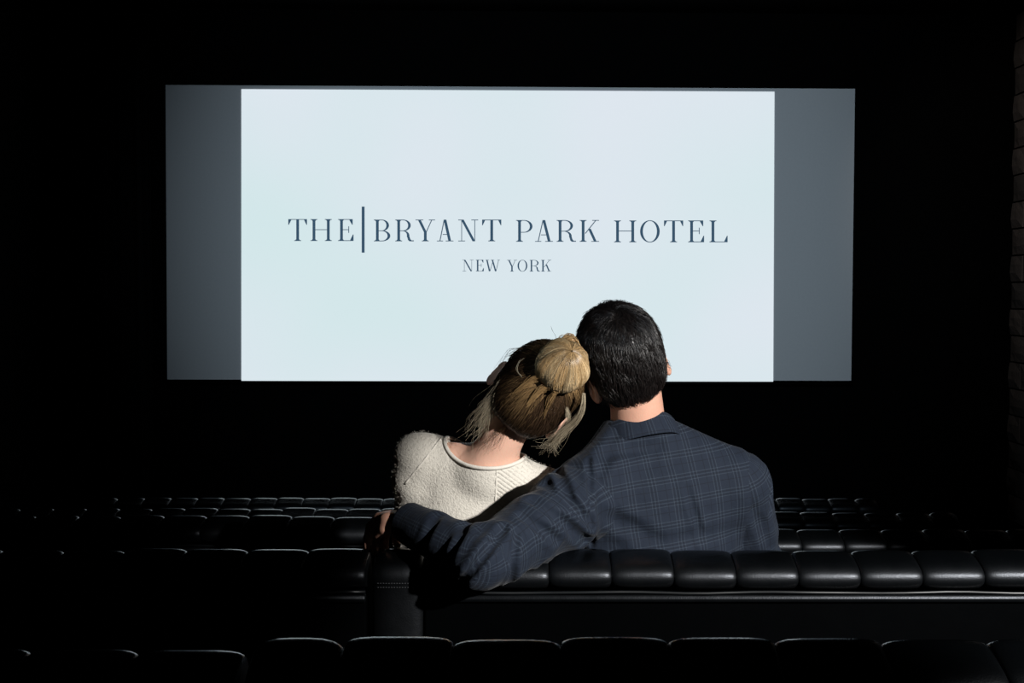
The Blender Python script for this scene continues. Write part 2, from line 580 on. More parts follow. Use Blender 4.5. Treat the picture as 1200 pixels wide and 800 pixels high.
# modern-style serif capitals: thick stems, hairline serifs
def glyph(ch, w):
    h, T, s = 1.0, 0.128, 0.033
    Q = []

    def rect(x0, y0, x1, y1):
        Q.append([(x0, y0), (x1, y0), (x1, y1), (x0, y1)])

    def serif(xc, y, half):
        if y < 0.5:
            rect(xc - half, 0, xc + half, s)
            Q.append([(xc - T / 2 - .05, s), (xc + T / 2 + .05, s), (xc + T / 2, .085), (xc - T / 2, .085)])
        else:
            rect(xc - half, 1 - s, xc + half, 1)
            Q.append([(xc - T / 2, .915), (xc + T / 2, .915), (xc + T / 2 + .05, 1 - s), (xc - T / 2 - .05, 1 - s)])

    def stem(x, y0=0.0, y1=1.0, tp=True, bt=True, half=0.16):
        rect(x - T / 2, y0, x + T / 2, y1)
        if tp:
            serif(x, 1, half)
        if bt:
            serif(x, 0, half)

    def diag(x0, y0, x1, y1, tk):
        Q.append([(x0 - tk / 2, y0), (x0 + tk / 2, y0), (x1 + tk / 2, y1), (x1 - tk / 2, y1)])

    def bowl(cx, cy, rx, ry, a0, a1, thick):
        n = 24
        for i in range(n):
            pr = []
            for a in (a0 + (a1 - a0) * i / n, a0 + (a1 - a0) * (i + 1) / n):
                cs, sn = math.cos(a), math.sin(a)
                pr.append(((cx + rx * cs, cy + ry * sn), (cx + (rx - thick) * cs if thick else cx + rx * cs, cy + (ry - s) * sn)))
            Q.append([pr[0][0], pr[1][0], pr[1][1], pr[0][1]])

    pi = math.pi
    if ch == 'T':
        stem(w / 2, tp=False)
        rect(0, 1 - s, w, 1)
        for sg in (0, 1):
            x = 0 if sg == 0 else w
            d = 1 if sg == 0 else -1
            Q.append([(x, .74), (x + d * .03, .74), (x + d * .14, 1 - s), (x, 1 - s)])
    elif ch == 'H':
        stem(.16)
        stem(w - .16)
        rect(.16, .5, w - .16, .5 + s)
    elif ch in 'EL':
        stem(.17)
        rect(.1, 0, w, s)
        Q.append([(w - .16, s), (w, s), (w, .30), (w - .03, .30)])
        if ch == 'E':
            rect(.1, 1 - s, w - .04, 1)
            Q.append([(w - .20, 1 - s), (w - .04, 1 - s), (w - .04, .74), (w - .07, .74)])
            rect(.17, .5, w - .22, .5 + s)
            rect(w - .24, .37, w - .205, .67)
    elif ch in 'BPR':
        stem(.17)
        yb = .47 if ch != 'P' else .42
        rx = (w - .06 if ch != 'P' else w) - .38
        if ch == 'R':
            rx = w - .52
        bowl(.38, (1 + yb) / 2, rx, (1 - yb) / 2, -pi / 2, pi / 2, T * .95)
        rect(.17, 1 - s, .39, 1)
        rect(.17, yb, .39, yb + s)
        if ch == 'B':
            bowl(.38, (.47 + s) / 2, w - .38, (.47 + s) / 2, -pi / 2, pi / 2, T)
            rect(.17, 0, .39, s)
        if ch == 'R':
            bowl(.40, .26, w - .60, .23, -.2, pi / 2, T * .9)
            diag(w - .27, .26, w - .20, .06, T * .9)
            Q.append([(w - .285, .08), (w - .13, .08), (w - .06, 0), (w - .2, 0)])
            Q.append([(w - .12, 0), (w, .0), (w, .05), (w - .1, .04)])
    elif ch == 'Y':
        stem(w / 2, 0, .45, tp=False)
        diag(w / 2, .42, .17, 1, T)
        diag(w / 2 + .04, .42, w - .15, 1, s * 1.3)
        rect(0, 1 - s, .36, 1)
        rect(w - .29, 1 - s, w, 1)
    elif ch == 'A':
        diag(w - .17, 0, w / 2 - .01, 1, T)
        diag(.14, 0, w / 2 - .05, .97, s * 1.3)
        rect(.27, .30, w - .25, .30 + s)
        rect(0, 0, .29, s)
        rect(w - .36, 0, w, s)
    elif ch == 'N':
        rect(.16 - s / 2, 0, .16 + s / 2, 1)
        rect(w - .16 - s / 2, 0, w - .16 + s / 2, 1)
        diag(w - .20, 0, .19, 1, T)
        rect(0, 0, .32, s)
        rect(0, 1 - s, .25, 1)
        rect(w - .32, 1 - s, w, 1)
    elif ch == 'K':
        stem(.17)
        diag(.27, .38, w - .14, 1, s * 1.5)
        diag(w - .17, 0, .46, .60, T)
        rect(w - .32, 1 - s, w, 1)
        rect(w - .36, 0, w, s)
    elif ch == 'O':
        n = 40
        for i in range(n):
            pr = []
            for a in (2 * pi * i / n, 2 * pi * (i + 1) / n):
                cs, sn = math.cos(a), math.sin(a)
                pr.append(((w / 2 + w / 2 * cs, .5 + .51 * sn), (w / 2 + (w / 2 - T) * cs, .5 + (.51 - s) * sn)))
            Q.append([pr[0][0], pr[1][0], pr[1][1], pr[0][1]])
    elif ch == 'W':
        diag(.28 * w, 0, .12, 1, T)
        diag(.28 * w + .03, 0, .52 * w, .92, s * 1.4)
        diag(.70 * w, 0, .47 * w, 1, T)
        diag(.70 * w + .03, 0, w - .12, 1, s * 1.4)
        rect(0, 1 - s, .30, 1)
        rect(.36 * w, 1 - s, .60 * w, 1)
        rect(w - .24, 1 - s, w, 1)
    return Q


def word(letters, top, bot):
    """letters: (char, x0, x1) in photo pixels on the screen plane"""
    dy = 0.006
    for li, (ch, x0, x1) in enumerate(letters):
        V, F = [], []
        hpx = bot - top
        w = (x1 - x0) / hpx
        for k, q in enumerate(glyph(ch, w)):
            b = len(V)
            for (gx, gy) in q:
                p = S(x0 + gx * hpx, bot - gy * hpx, dy + 0.0002 * (k % 4))
                V.append(p - np.array([so[0], YS, so[2]]))
            F.append(tuple(b + i for i in range(len(q))))
        obj('letter', mesh_from('letter', V, F, False), 'projected_ink', pic)


word([('T', 338, 360), ('H', 364, 389), ('E', 396, 414.5)], 256.7, 282.3)
word([('B', 438, 457.5), ('R', 463, 485), ('Y', 487, 510), ('A', 512, 531.5), ('N', 537, 560.5), ('T', 565, 587.5)], 257.3, 282.7)
word([('P', 604.5, 624), ('A', 627, 648), ('R', 652, 675), ('K', 679, 702)], 257.8, 283.2)
word([('H', 719.5, 745.5), ('O', 750, 773), ('T', 778, 800.5), ('E', 806, 825), ('L', 831, 852.5)], 258.3, 283.8)
word([('N', 542, 555), ('E', 557.5, 567), ('W', 569, 586)], 304.3, 317.8)
word([('Y', 594, 606), ('O', 606.5, 618), ('R', 620.5, 633), ('K', 634, 646)], 304.5, 318)
b = quad('divider_bar', [(424, 296), (427.4, 296), (427.4, 242), (424, 242)], 'projected_ink', pic, 0.006)

# ------------------------------------------------------------------ sofas in rows
CW = 0.1171
PROF = [(.026, .700), (.004, .704), (-.012, .714), (-.0165, .728), (-.0125, .741), (.002, .750), (.030, .7590), (.052, .766),
        (.066, .7685), (.078, .764), (.090, .750), (.105, .72), (.125, .65), (.15, .5), (.18, .40)]


def channel_mesh(width, soft, profile, pw=5):
    """one upholstered channel: pillow-shaped over the profile"""
    prof = np.array(profile)
    # resample
    d = np.r_[0, np.cumsum(np.linalg.norm(np.diff(prof, axis=0), axis=1))]
    zt = d[np.argmax(prof[:, 1])]
    tt = np.unique(np.r_[np.linspace(0, max(zt - .12, .001), 5), np.linspace(max(zt - .12, .0), zt + .10, 30), np.linspace(zt + .10, d[-1], 9)].round(6))
    py = np.interp(tt, d, prof[:, 0])
    pz = np.interp(tt, d, prof[:, 1])
    for _ in range(2):
        py[1:-1] = (py[:-2] + 2 * py[1:-1] + py[2:]) / 4
        pz[1:-1] = (pz[:-2] + 2 * pz[1:-1] + pz[2:]) / 4
    ny = np.gradient(pz, tt)
    nz = -np.gradient(py, tt)
    nn = np.hypot(ny, nz)
    # outward normal: away from the core of the back
    ny, nz = -ny / nn, -nz / nn
    if nz[np.argmax(pz)] < 0:
        ny, nz = -ny, -nz
    us = np.array([-1, -.985, -.95, -.88, -.75, -.5, -.2, .2, .5, .75, .88, .95, .985, 1])
    V, F = [], []
    m = len(us)
    for i in range(len(tt)):
        env = min(1.0, i / 3.0)
        for u in us:
            pinch = (1 - abs(u) ** pw) ** 0.6
            off = soft * (pinch - 1) * (0.35 + 0.65 * env)
            V.append((u * width / 2 * 0.997, py[i] + ny[i] * off, pz[i] + nz[i] * off))
    for i in range(len(tt) - 1):
        for j in range(m - 1):
            a = i * m + j
            F.append((a, a + 1, a + m + 1, a + m))
    last = len(tt) - 1
    F.append(tuple(i * m for i in range(last + 1)))
    F.append(tuple(i * m + m - 1 for i in range(last, -1, -1)))
    return mesh_from('back_channel', V, F)


CH = channel_mesh(CW, 0.0075, PROF)
ENDP = [(.018, .02), (.016, .40), (.008, .66), (.000, .71), (-.004, .728), (.002, .742), (.012, .751), (.034, .7605), (.052, .767),
        (.066, .7695), (.078, .765), (.090, .750), (.105, .72), (.125, .65), (.15, .5), (.18, .40), (.185, .02)]
EC = channel_mesh(0.098, 0.016, ENDP, 3.6)
EC.materials.append(M['end_leather'])
CH.materials.append(M['black_leather'])


def prism_x(name, prof, x0, x1, mat, parent, bevel=0.012, seg=3):
    bm = bmesh.new()
    a = [bm.verts.new((x0, p[0], p[1])) for p in prof]
    b = [bm.verts.new((x1, p[0], p[1])) for p in prof]
    n = len(prof)
    bm.faces.new(a[::-1])
    bm.faces.new(b)
    for i in range(n):
        bm.faces.new((a[i], a[(i + 1) % n], b[(i + 1) % n], b[i]))
    bmesh.ops.recalc_face_normals(bm, faces=bm.faces[:])
    if bevel:
        bmesh.ops.bevel(bm, geom=bm.edges[:], offset=bevel, segments=seg, profile=0.5, affect='EDGES')
    me = bpy.data.meshes.new(name)
    bm.to_mesh(me)
    bm.free()
    me.polygons.foreach_set('use_smooth', np.ones(len(me.polygons), dtype=bool))
    return obj(name, me, mat, parent)


def sofa(row, x0, n, ends, hs, label, group):
    """x0: left edge of the first channel; ends: (left, right) end pieces"""
    root = empty('cinema_sofa', (0, rows_y[row], rows_f[row]))
    tag(root, label, 'sofa', group)
    x1 = x0 + n * CW
    for k in range(n):
        o = link(bpy.data.objects.new('back_channel', CH), root)
        o.location = (x0 + (k + .5) * CW, 0, 0)
        # every channel is stuffed a little differently
        o.scale = (1, 1 + rng.uniform(-.03, .03), 1 + rng.uniform(-.0035, .0035))
    prism_x('back_core', [(.028, .12), (.028, .71), (.05, .745), (.09, .745), (.12, .70), (.15, .5), (.17, .38), (.17, .12)],
            x0 + .004, x1 - .004, 'black_panel_leather', root, 0.006, 2)
    prism_x('rear_panel', [(.010, .07), (.010, .690), (.028, .690), (.028, .07)], x0, x1, 'black_panel_leather', root, 0.004, 2)
    # welt under the roll and the padded strip below it
    nseg = 40
    pts = [(x0 + (x1 - x0) * i / nseg, -.003 + .002 * math.sin(i * 1.3 + row), .699 + .0012 * math.sin(i * .8 + row)) for i in range(nseg + 1)]
    tube('welt', pts, 0.0032, 'piping', root)
    prism_x('rear_strip', [(-.001, .680), (-.005, .687), (-.001, .694), (.016, .694), (.016, .678)], x0 + .001, x1 - .001, 'black_leather', root, 0.0025, 2)
    prism_x('seat_base', [(.15, .06), (.15, .24), (.62, .26), (.62, .06)], x0, x1, 'black_panel_leather', root, 0.01)
    ns = max(2, round(n * CW / 0.6))
    for s_ in range(ns):
        a = x0 + (x1 - x0) * s_ / ns
        b_ = x0 + (x1 - x0) * (s_ + 1) / ns
        prism_x('seat_cushion', [(.185, .245), (.185, .372), (.40, .385), (.63, .395), (.655, .36), (.645, .262)], a + .003, b_ - .003, 'black_leather', root, 0.02)
    prism_x('plinth', [(.04, 0), (.04, .07), (.58, .07), (.58, 0)], x0 + .03, x1 - .03, 'plinth', root, 0.003, 1)
    for side, on in zip((-1, 1), ends):
        if not on:
            continue
        a, b_ = (x0 - .099, x0 - .001) if side < 0 else (x1 + .001, x1 + .099)
        e = link(bpy.data.objects.new('end_panel', EC), root)
        e.location = ((a + b_) / 2, 0, 0)
        # twin rows of stitching across the rear of the end piece
        for zz in (.708, .716):
            nst = 15
            VV, FF = [], []
            for q in range(nst):
                xa = -.038 + .076 * q / nst
                v, f = tube_arrays([(xa, .0012 - (zz - .7) * .16, zz), (xa + .0036, .0012 - (zz - .7) * .16, zz)], 0.0009, 4)
                b0 = len(VV)
                VV += v
                FF += [tuple(b0 + i for i in ff) for ff in f]
            obj('stitching', mesh_from('stitching', VV, FF), 'thread', e)
    root.scale = (1, 1, hs)
    return root


XR, XL = -0.203, -0.312
lab_r = ['black channelled leather sofa with its back nearest behind the seated couple',
         'black channelled leather sofa the couple sits on, man\'s arm over its back',
         'black channelled leather sofa one row in front of the seated couple',
         'black channelled leather sofa two rows in front of the seated couple',
         'black channelled leather sofa in the front row ahead of the seated couple']
lab_l = ['black channelled leather sofa abutting the sofa behind the couple, on the woman\'s side',
         'black channelled leather sofa beside the couple\'s sofa, next to the man\'s hand',
         'empty black leather sofa one row ahead, past the man\'s resting hand',
         'empty black leather sofa two rows ahead, past the man\'s resting hand',
         'empty black leather sofa in the front row on the curtain side']
hr = [1.0, 1.0, 0.975, 0.985, 1.0]
hl = [0.985, 1.0, 1.02, 1.0, 1.0]
for r in range(5):
    sofa(r, XR, 14, (True, True), hr[r], lab_r[r], 'black leather sofas in rows')
    sofa(r, XL - 13 * CW, 13, (True, False), hl[r], lab_l[r], 'black leather sofas in rows')


# ------------------------------------------------------------------ implicit surfaces for the two people
def v3(*a):
    return np.array(a, dtype=np.float64)


def cone(p, a, b, ra, rb):
    ba = b - a
    h = np.clip(((p - a) @ ba) / (ba @ ba), 0, 1)
    return np.linalg.norm(p - a - h[:, None] * ba, axis=1) - (ra + (rb - ra) * h)


def ell(p, c, r, R=None):
    q = p - c
    if R is not None:
        q = q @ R
    r = np.asarray(r)
    k0 = np.linalg.norm(q / r, axis=1)
    k1 = np.linalg.norm(q / (r * r), axis=1) + 1e-9
    return k0 * (k0 - 1) / k1


def smin(a, b, k):
    h = np.clip(0.5 + 0.5 * (b - a) / k, 0, 1)
    return b + (a - b) * h - k * h * (1 - h)


def smax(a, b, k):
    return -smin(-a, -b, k)


def surface(fn, lo, hi, cell):
    """naive surface nets, evaluated only near the surface"""
    lo = np.asarray(lo, float)
    hi = np.asarray(hi, float)
    B = 6
    nb = np.ceil((hi - lo) / (cell * B)).astype(int)
    n = nb * B
    ax = [lo[i] + (np.arange(nb[i]) + .5) * cell * B for i in range(3)]
    C = np.stack(np.meshgrid(*ax, indexing='ij'), -1).reshape(-1, 3)
    fc = fn(C)
    act = np.abs(fc) < cell * B * 1.15 + 0.004
    sgn = np.where(fc < 0, -1.0, 1.0).reshape(nb)
    vol = np.repeat(np.repeat(np.repeat(sgn, B, 0), B, 1), B, 2).astype(np.float32)
    bi = np.argwhere(act.reshape(nb))
    loc = np.stack(np.meshgrid(*[np.arange(B)] * 3, indexing='ij'), -1).reshape(-1, 3)
    idx = (bi[:, None, :] * B + loc[None]).reshape(-1, 3)
    val = np.empty(len(idx), np.float32)
    for s in range(0, len(idx), 400000):
        q = idx[s:s + 400000]
        val[s:s + 400000] = fn(lo + (q + .5) * cell)
    vol[idx[:, 0], idx[:, 1], idx[:, 2]] = val
    neg = vol < 0
    nx, ny, nz = vol.shape
    cnt = np.zeros((nx - 1, ny - 1, nz - 1), np.int8)
    for dx in (0, 1):
        for dy in (0, 1):
            for dz in (0, 1):
                cnt += neg[dx:nx - 1 + dx, dy:ny - 1 + dy, dz:nz - 1 + dz]
    cells = np.argwhere((cnt > 0) & (cnt < 8))
    vid = -np.ones(cnt.shape, np.int64)
    vid[cells[:, 0], cells[:, 1], cells[:, 2]] = np.arange(len(cells))
    acc = np.zeros((len(cells), 3))
    num = np.zeros(len(cells))
    corners = [(a, b, c) for a in (0, 1) for b in (0, 1) for c in (0, 1)]
    for a in corners:
        for d in range(3):
            if a[d] == 1:
                continue
            b = list(a)
            b[d] = 1
            va = vol[cells[:, 0] + a[0], cells[:, 1] + a[1], cells[:, 2] + a[2]].astype(float)
            vb = vol[cells[:, 0] + b[0], cells[:, 1] + b[1], cells[:, 2] + b[2]].astype(float)
            m = (va < 0) != (vb < 0)
            tt = np.where(m, va / np.where(m, va - vb, 1), 0)
            pt = np.tile(np.array(a, float), (len(cells), 1))
            pt[:, d] += tt
            acc += pt * m[:, None]
            num += m
    V = lo + (cells + acc / num[:, None] + .5) * cell
    F = []
    for d in range(3):
        e1, e2 = (d + 1) % 3, (d + 2) % 3
        sl0 = [slice(None)] * 3
        sl1 = [slice(None)] * 3
        sl0[d] = slice(0, -1)
        sl1[d] = slice(1, None)
        ch = neg[tuple(sl0)] != neg[tuple(sl1)]
        q = np.argwhere(ch)
        ok = (q[:, e1] > 0) & (q[:, e2] > 0) & (q[:, e1] < vol.shape[e1] - 1) & (q[:, e2] < vol.shape[e2] - 1)
        q = q[ok]
        o1 = np.zeros(3, int)
        o1[e1] = 1
        o2 = np.zeros(3, int)
        o2[e2] = 1
        a = vid[tuple((q - o1 - o2).T)]
        b = vid[tuple((q - o2).T)]
        c = vid[tuple(q.T)]
        dd = vid[tuple((q - o1).T)]
        ng = neg[tuple(q.T)]
        quad_ = np.stack([a, b, c, dd], 1)
        quad_[~ng] = quad_[~ng][:, ::-1]
        F.append(quad_)
    F = np.concatenate(F)
    F = F[(F >= 0).all(1)]
    return V, F


def rotY(deg):
    a = math.radians(deg)
    return np.array([[math.cos(a), 0, math.sin(a)], [0, 1, 0], [-math.sin(a), 0, math.cos(a)]])


def rotX(deg):
    a = math.radians(deg)
    return np.array([[1, 0, 0], [0, math.cos(a), -math.sin(a)], [0, math.sin(a), math.cos(a)]])


def rotZ(deg):
    a = math.radians(deg)
    return np.array([[math.cos(a), -math.sin(a), 0], [math.sin(a), math.cos(a), 0], [0, 0, 1]])


def head_sdf(q, s=1.0, female=False, eo=.081, ez=-.014):
    """q in head space: x right, y forward, z up, origin between the ears"""
    q = q / s
    d = ell(q, v3(0, -.012, .032), (.077, .097, .088))
    jw = .058 if female else .064
    d = smin(d, ell(q, v3(0, .028, -.040), (jw, .068, .078)), .03)
    d = smin(d, ell(q, v3(0, .066, -.098), (.026 if female else .032, .024, .024)), .03)
    d = smin(d, cone(q, v3(0, .092, .018), v3(0, .112, -.028), .008, .013), .012)
    d = smin(d, ell(q, v3(0, .086, .028), (.050, .016, .010)), .015)
    for sx in (-1, 1):
        d = smax(d, -ell(q, v3(sx * .031, .104, .004), (.017, .014, .010)), .012)
        d = smin(d, ell(q, v3(sx * .031, .080, .003), (.0135, .0135, .0125)), .004)
        d = smin(d, ell(q, v3(sx * .04, .07, -.025), (.02, .018, .016)), .02)
        # ears
        R = rotZ(-sx * 24)
        e = ell(q, v3(sx * eo, -.014, ez), (.010, .020, .034), R)
        e = smax(e, -ell(q, v3(sx * (eo + .011), -.012, ez + .002), (.010, .011, .019), R), .005)
        d = smin(d, e, .007)
    d = smin(d, ell(q, v3(0, .094, -.060), (.024, .011, .006)), .006)
    d = smin(d, ell(q, v3(0, .092, -.071), (.021, .011, .007)), .006)
    return d * s


def hand_sdf(p, wrist, knuck, side, curl, thumb_dir, spread=0.021, s=1.0, fl=(.070, .080, .074, .058)):
    """palm from wrist to knuckles; side = unit vector across the palm (index to little); curl = bend direction"""
    ax = knuck - wrist
    L = np.linalg.norm(ax)
    ax = ax / L
    side = side - ax * (side @ ax)
    side /= np.linalg.norm(side)
    nrm = np.cross(ax, side)
    if nrm @ curl < 0:
        nrm = -nrm
    R = np.stack([side, ax, nrm], 1)
    d = ell(p, wrist + ax * L * .55, (.042 * s, L * .62, .018 * s), R)
    for k in range(4):
        base = knuck + side * (k - 1.5) * spread * s - ax * .012
        ln = fl[k] * s
        dirs = [ax * .80 + nrm * .60, ax * .20 + nrm * .98, -ax * .35 + nrm * .93]
        p0 = base
        r0 = .0098 * s
        for j, (dv, fr) in enumerate(zip(dirs, (.45, .32, .23))):
            dv = dv / np.linalg.norm(dv)
            p1 = p0 + dv * ln * fr * 1.15
            d = smin(d, cone(p, p0, p1, r0 * (1 - .07 * j), r0 * (1 - .07 * (j + 1))), .004)
            p0 = p1
    tb = wrist + ax * L * .35 - side * .032 * s
    t1 = tb + (thumb_dir * .7 + ax * .5) * .040 * s
    t2 = t1 + (ax * .8 + nrm * .45 + thumb_dir * .1) * .034 * s
    d = smin(d, cone(p, tb, t1, .014 * s, .0115 * s), .010)
    d = smin(d, cone(p, t1, t2, .0115 * s, .009 * s), .004)
    return d


def leg_sdf(p, hip, knee, ankle, toe, s=1.0):
    d = cone(p, hip, knee, .080 * s, .054 * s)
    d = smin(d, cone(p, knee, ankle + (knee - ankle) * .62, .052 * s, .054 * s), .02)
    d = smin(d, cone(p, ankle + (knee - ankle) * .62, ankle, .053 * s, .036 * s), .02)
    d = smin(d, cone(p, ankle - v3(0, .03, .035), toe, .036 * s, .024 * s), .02)
    return d


def tint_cap(me, fn):
    V = np.empty(len(me.vertices) * 3, np.float32)
    me.vertices.foreach_get('co', V)
    set_tint(me, fn(V.reshape(-1, 3)))


def face_data(V, F):
    c = V[F].mean(1)
    nrm = np.cross(V[F[:, 2]] - V[F[:, 0]], V[F[:, 3]] - V[F[:, 1]])
    nrm /= np.linalg.norm(nrm, axis=1, keepdims=True) + 1e-12
    return c, nrm


def grad(fn, p, e=0.002):
    g = np.stack([fn(p + np.eye(3)[i] * e) - fn(p - np.eye(3)[i] * e) for i in range(3)], 1)
    return g / (np.linalg.norm(g, axis=1, keepdims=True) + 1e-9)


def project(fn, p, level=0.0, it=4):
    for _ in range(it):
        p = p - grad(fn, p) * (fn(p) - level)[:, None]
    return p


def frame_of(axis, ref):
    a = axis / np.linalg.norm(axis)
    u = ref - a * (ref @ a)
    u /= np.linalg.norm(u)
    return a, u, np.cross(a, u)


# ------------------------------------------------------------------ the man
MH = P(730, 423, 2.60)
MR = rotZ(8) @ rotY(-21) @ rotX(2)
m_neckb = P(750, 515, 2.600)
m_neckt = MH + MR @ v3(0, -.025, -.055)
m_shR = P(868, 566, 2.615)
m_shL = P(668, 572, 2.535)
m_elR = P(890, 668, 2.69)
m_wrR = v3(.30, 2.93, .54)
m_knR = v3(.24, 3.01, .535)
m_elL = P(566, 655, 2.268)
m_wrL = P(478, 612, 2.430)
m_knL = P(456, 606, 2.492)
m_pel = v3(.265, 2.80, .475)
m_chest = (m_shR + m_shL) / 2 + v3(0.0, .045, -.085)
hipRm, kneeRm, ankRm, toeRm = v3(.36, 2.80, .47), v3(.41, 3.20, .49), v3(.40, 3.24, .09), v3(.42, 3.36, .035)
hipLm, kneeLm, ankLm, toeLm = v3(.17, 2.80, .47), v3(.17, 3.20, .49), v3(.19, 3.24, .09), v3(.18, 3.36, .035)
shv = m_shR - m_shL
MT = np.stack([shv / np.linalg.norm(shv), np.cross(v3(0, 0, 1), shv / np.linalg.norm(shv)), v3(0, 0, 1)], 1)
MT[:, 1] /= np.linalg.norm(MT[:, 1])
MT[:, 2] = np.cross(MT[:, 0], MT[:, 1])
m_mid = (m_shR + m_shL) / 2


def man_head(p):
    return head_sdf((p - MH) @ MR, 0.98, False, .081, -.030)


def man_torso(p, k=0.0):
    d = ell(p, m_mid + v3(.0, .035, -.13), (.172 + k, .105 + k, .21 + k), MT)
    d = smin(d, ell(p, m_pel + v3(0, -.02, .12), (.158 + k, .115 + k, .20 + k)), .06)
    d = smin(d, ell(p, m_pel, (.165 + k, .12 + k, .11 + k)), .05)
    # shoulder girdle and trapezius
    d = smin(d, cone(p, m_shL + v3(.03, .01, -.012), m_shR + v3(-.03, .0, -.012), .056 + k, .056 + k), .05)
    d = smin(d, cone(p, m_neckb + v3(-.03, .0, .0), m_shL + v3(.06, 0, .02), .044 + k, .046 + k), .035)
    d = smin(d, cone(p, m_neckb + v3(.02, .0, .0), m_shR + v3(-.035, 0, .020), .044 + k, .044 + k), .035)
    return d


def man_armL(p, k=0.0):
    return np.minimum(cone(p, P(678, 588, 2.52), m_elL, .044 + k, .034 + k), cone(p, m_elL, m_wrL, .034 + k, .026 + k * .8))


def man_armR(p, k=0.0):
    return np.minimum(cone(p, m_shR, m_elR, .054 + k, .043 + k), cone(p, m_elR, m_wrR, .043 + k, .028 + k * .8))


def man_hands(p):
    a = hand_sdf(p, m_wrL, m_knL, v3(.15, .97, -.12), v3(-.30, .25, -.95), v3(.25, -.6, -.6), .0205, .98)
    b = hand_sdf(p, m_wrR, m_knR, v3(.8, .55, 0), v3(0, 0, -1), v3(-.8, -.3, .2), .0205, .98)
    return np.minimum(a, b)


def man_body(p):
    d = man_head(p)
    d = smin(d, cone(p, m_neckb, m_neckt, .057, .053), .018)
    d = smin(d, man_torso(p, -.012), .03)
    d = smin(d, np.minimum(man_armL(p), man_armR(p)), .03)
    d = smin(d, man_hands(p), .012)
    d = smin(d, np.minimum(leg_sdf(p, hipRm, kneeRm, ankRm, toeRm), leg_sdf(p, hipLm, kneeLm, ankLm, toeLm)), .03)
    return d


man = empty('person', (m_pel[0], m_pel[1], 0.0))
tag(man, 'person with short dark hair in a navy plaid jacket, arm around the companion', 'person')
MO = np.array(man.location)


def add_part(name, V, F, mat, parent, org):
    me = fast_mesh(name, V - org, F)
    return obj(name, me, mat, parent)


V, F = surface(man_body, (-.42, 2.15, -.02), (.60, 3.42, 1.30), 0.0045)
man_mesh = add_part('body', V, F, 'skin_man', man, MO)

# trousers and shoes
def man_trousers(p):
    d = np.minimum(leg_sdf(p, hipRm, kneeRm, ankRm, toeRm), leg_sdf(p, hipLm, kneeLm, ankLm, toeLm)) - .013
    d = smin(d, ell(p, m_pel, (.176, .132, .12)), .04)
    d = smax(d, .085 - p[:, 2], .01)
    return smax(d, p[:, 2] - .60, .01)


V, F = surface(man_trousers, (-.02, 2.6, .04), (.60, 3.36, .66), 0.007)
add_part('trousers', V, F, 'trouser_cloth', man, MO)
for ank, toe in ((ankRm, toeRm), (ankLm, toeLm)):
    def shoe(p, ank=ank, toe=toe):
        d = cone(p, ank - v3(0, .03, .045), toe + v3(0, .01, 0), .046, .036)
        d = smin(d, cone(p, ank - v3(0, .01, .03), ank + v3(0, 0, .02), .045, .047), .02)
        return smax(d, .004 - p[:, 2], .006)
    V, F = surface(shoe, ank + v3(-.09, -.14, -.11), toe + v3(.09, .10, .14), 0.006)
    add_part('shoe', V, F, 'shoe_leather', man, MO)


# jacket ---------------------------------------------------------------
def sleeve_folds(p, a, b, fold, n, amp, ph):
    ax, u, w = frame_of(b - a, v3(0, -1, .2))
    L = np.linalg.norm(b - a)
    t_ = ((p - a) @ ax) / L
    q = p - a
    ang = np.arctan2(q @ w, q @ u)
    env = np.exp(-((t_ - fold) / .28) ** 2)
    return amp * env * np.sin(t_ * n + 1.4 * np.sin(ang + ph) + ph)


def jacket_pieces(p):
    k = .014
    t_ = man_torso(p, k)
    # hem and back drape
    ul = cone(p, P(678, 590, 2.515), m_elL, .079, .054)
    ul = ul + sleeve_folds(p, m_shL, m_elL, .30, 17, .0052, .4) + sleeve_folds(p, m_shL, m_elL, 1.0, 24, .0040, 2.0)
    fl = cone(p, m_elL, m_wrL, .053, .040)
    fl = fl + sleeve_folds(p, m_elL, m_wrL, .05, 22, .0042, 1.1) + sleeve_folds(p, m_elL, m_wrL, .6, 14, .0022, .3)
    fl = smax(fl, (p - m_wrL) @ ((m_wrL - m_elL) / np.linalg.norm(m_wrL - m_elL)) - .004, .004)
    ur = cone(p, m_shR, m_elR, .062, .052) + sleeve_folds(p, m_shR, m_elR, .8, 15, .004, 2.2)
    fr = cone(p, m_elR, m_wrR, .053, .040) + sleeve_folds(p, m_elR, m_wrR, .1, 18, .004, .2)
    fr = smax(fr, (p - m_wrR) @ ((m_wrR - m_elR) / np.linalg.norm(m_wrR - m_elR)) - .004, .004)
    return t_, ul, fl, ur, fr


def hit(fn, px, py):
    """first point of a cloth met along the ray of a photo pixel"""
    ys = np.linspace(2.10, 2.80, 240)
    ray = np.array([P(px, py, y) for y in ys])
    f = fn(ray)
    k = np.argmax(f < 0.002)
    return ray[k] if (f < 0.002).any() else ray[np.argmin(f)]


def seg_dist(p, a, b):
    ba = b - a
    h = np.clip(((p - a) @ ba) / (ba @ ba), 0, 1)
    return np.linalg.norm(p - a - h[:, None] * ba, axis=1), h


def raw_jacket(p):
    return np.min(np.stack(jacket_pieces(p)), 0)


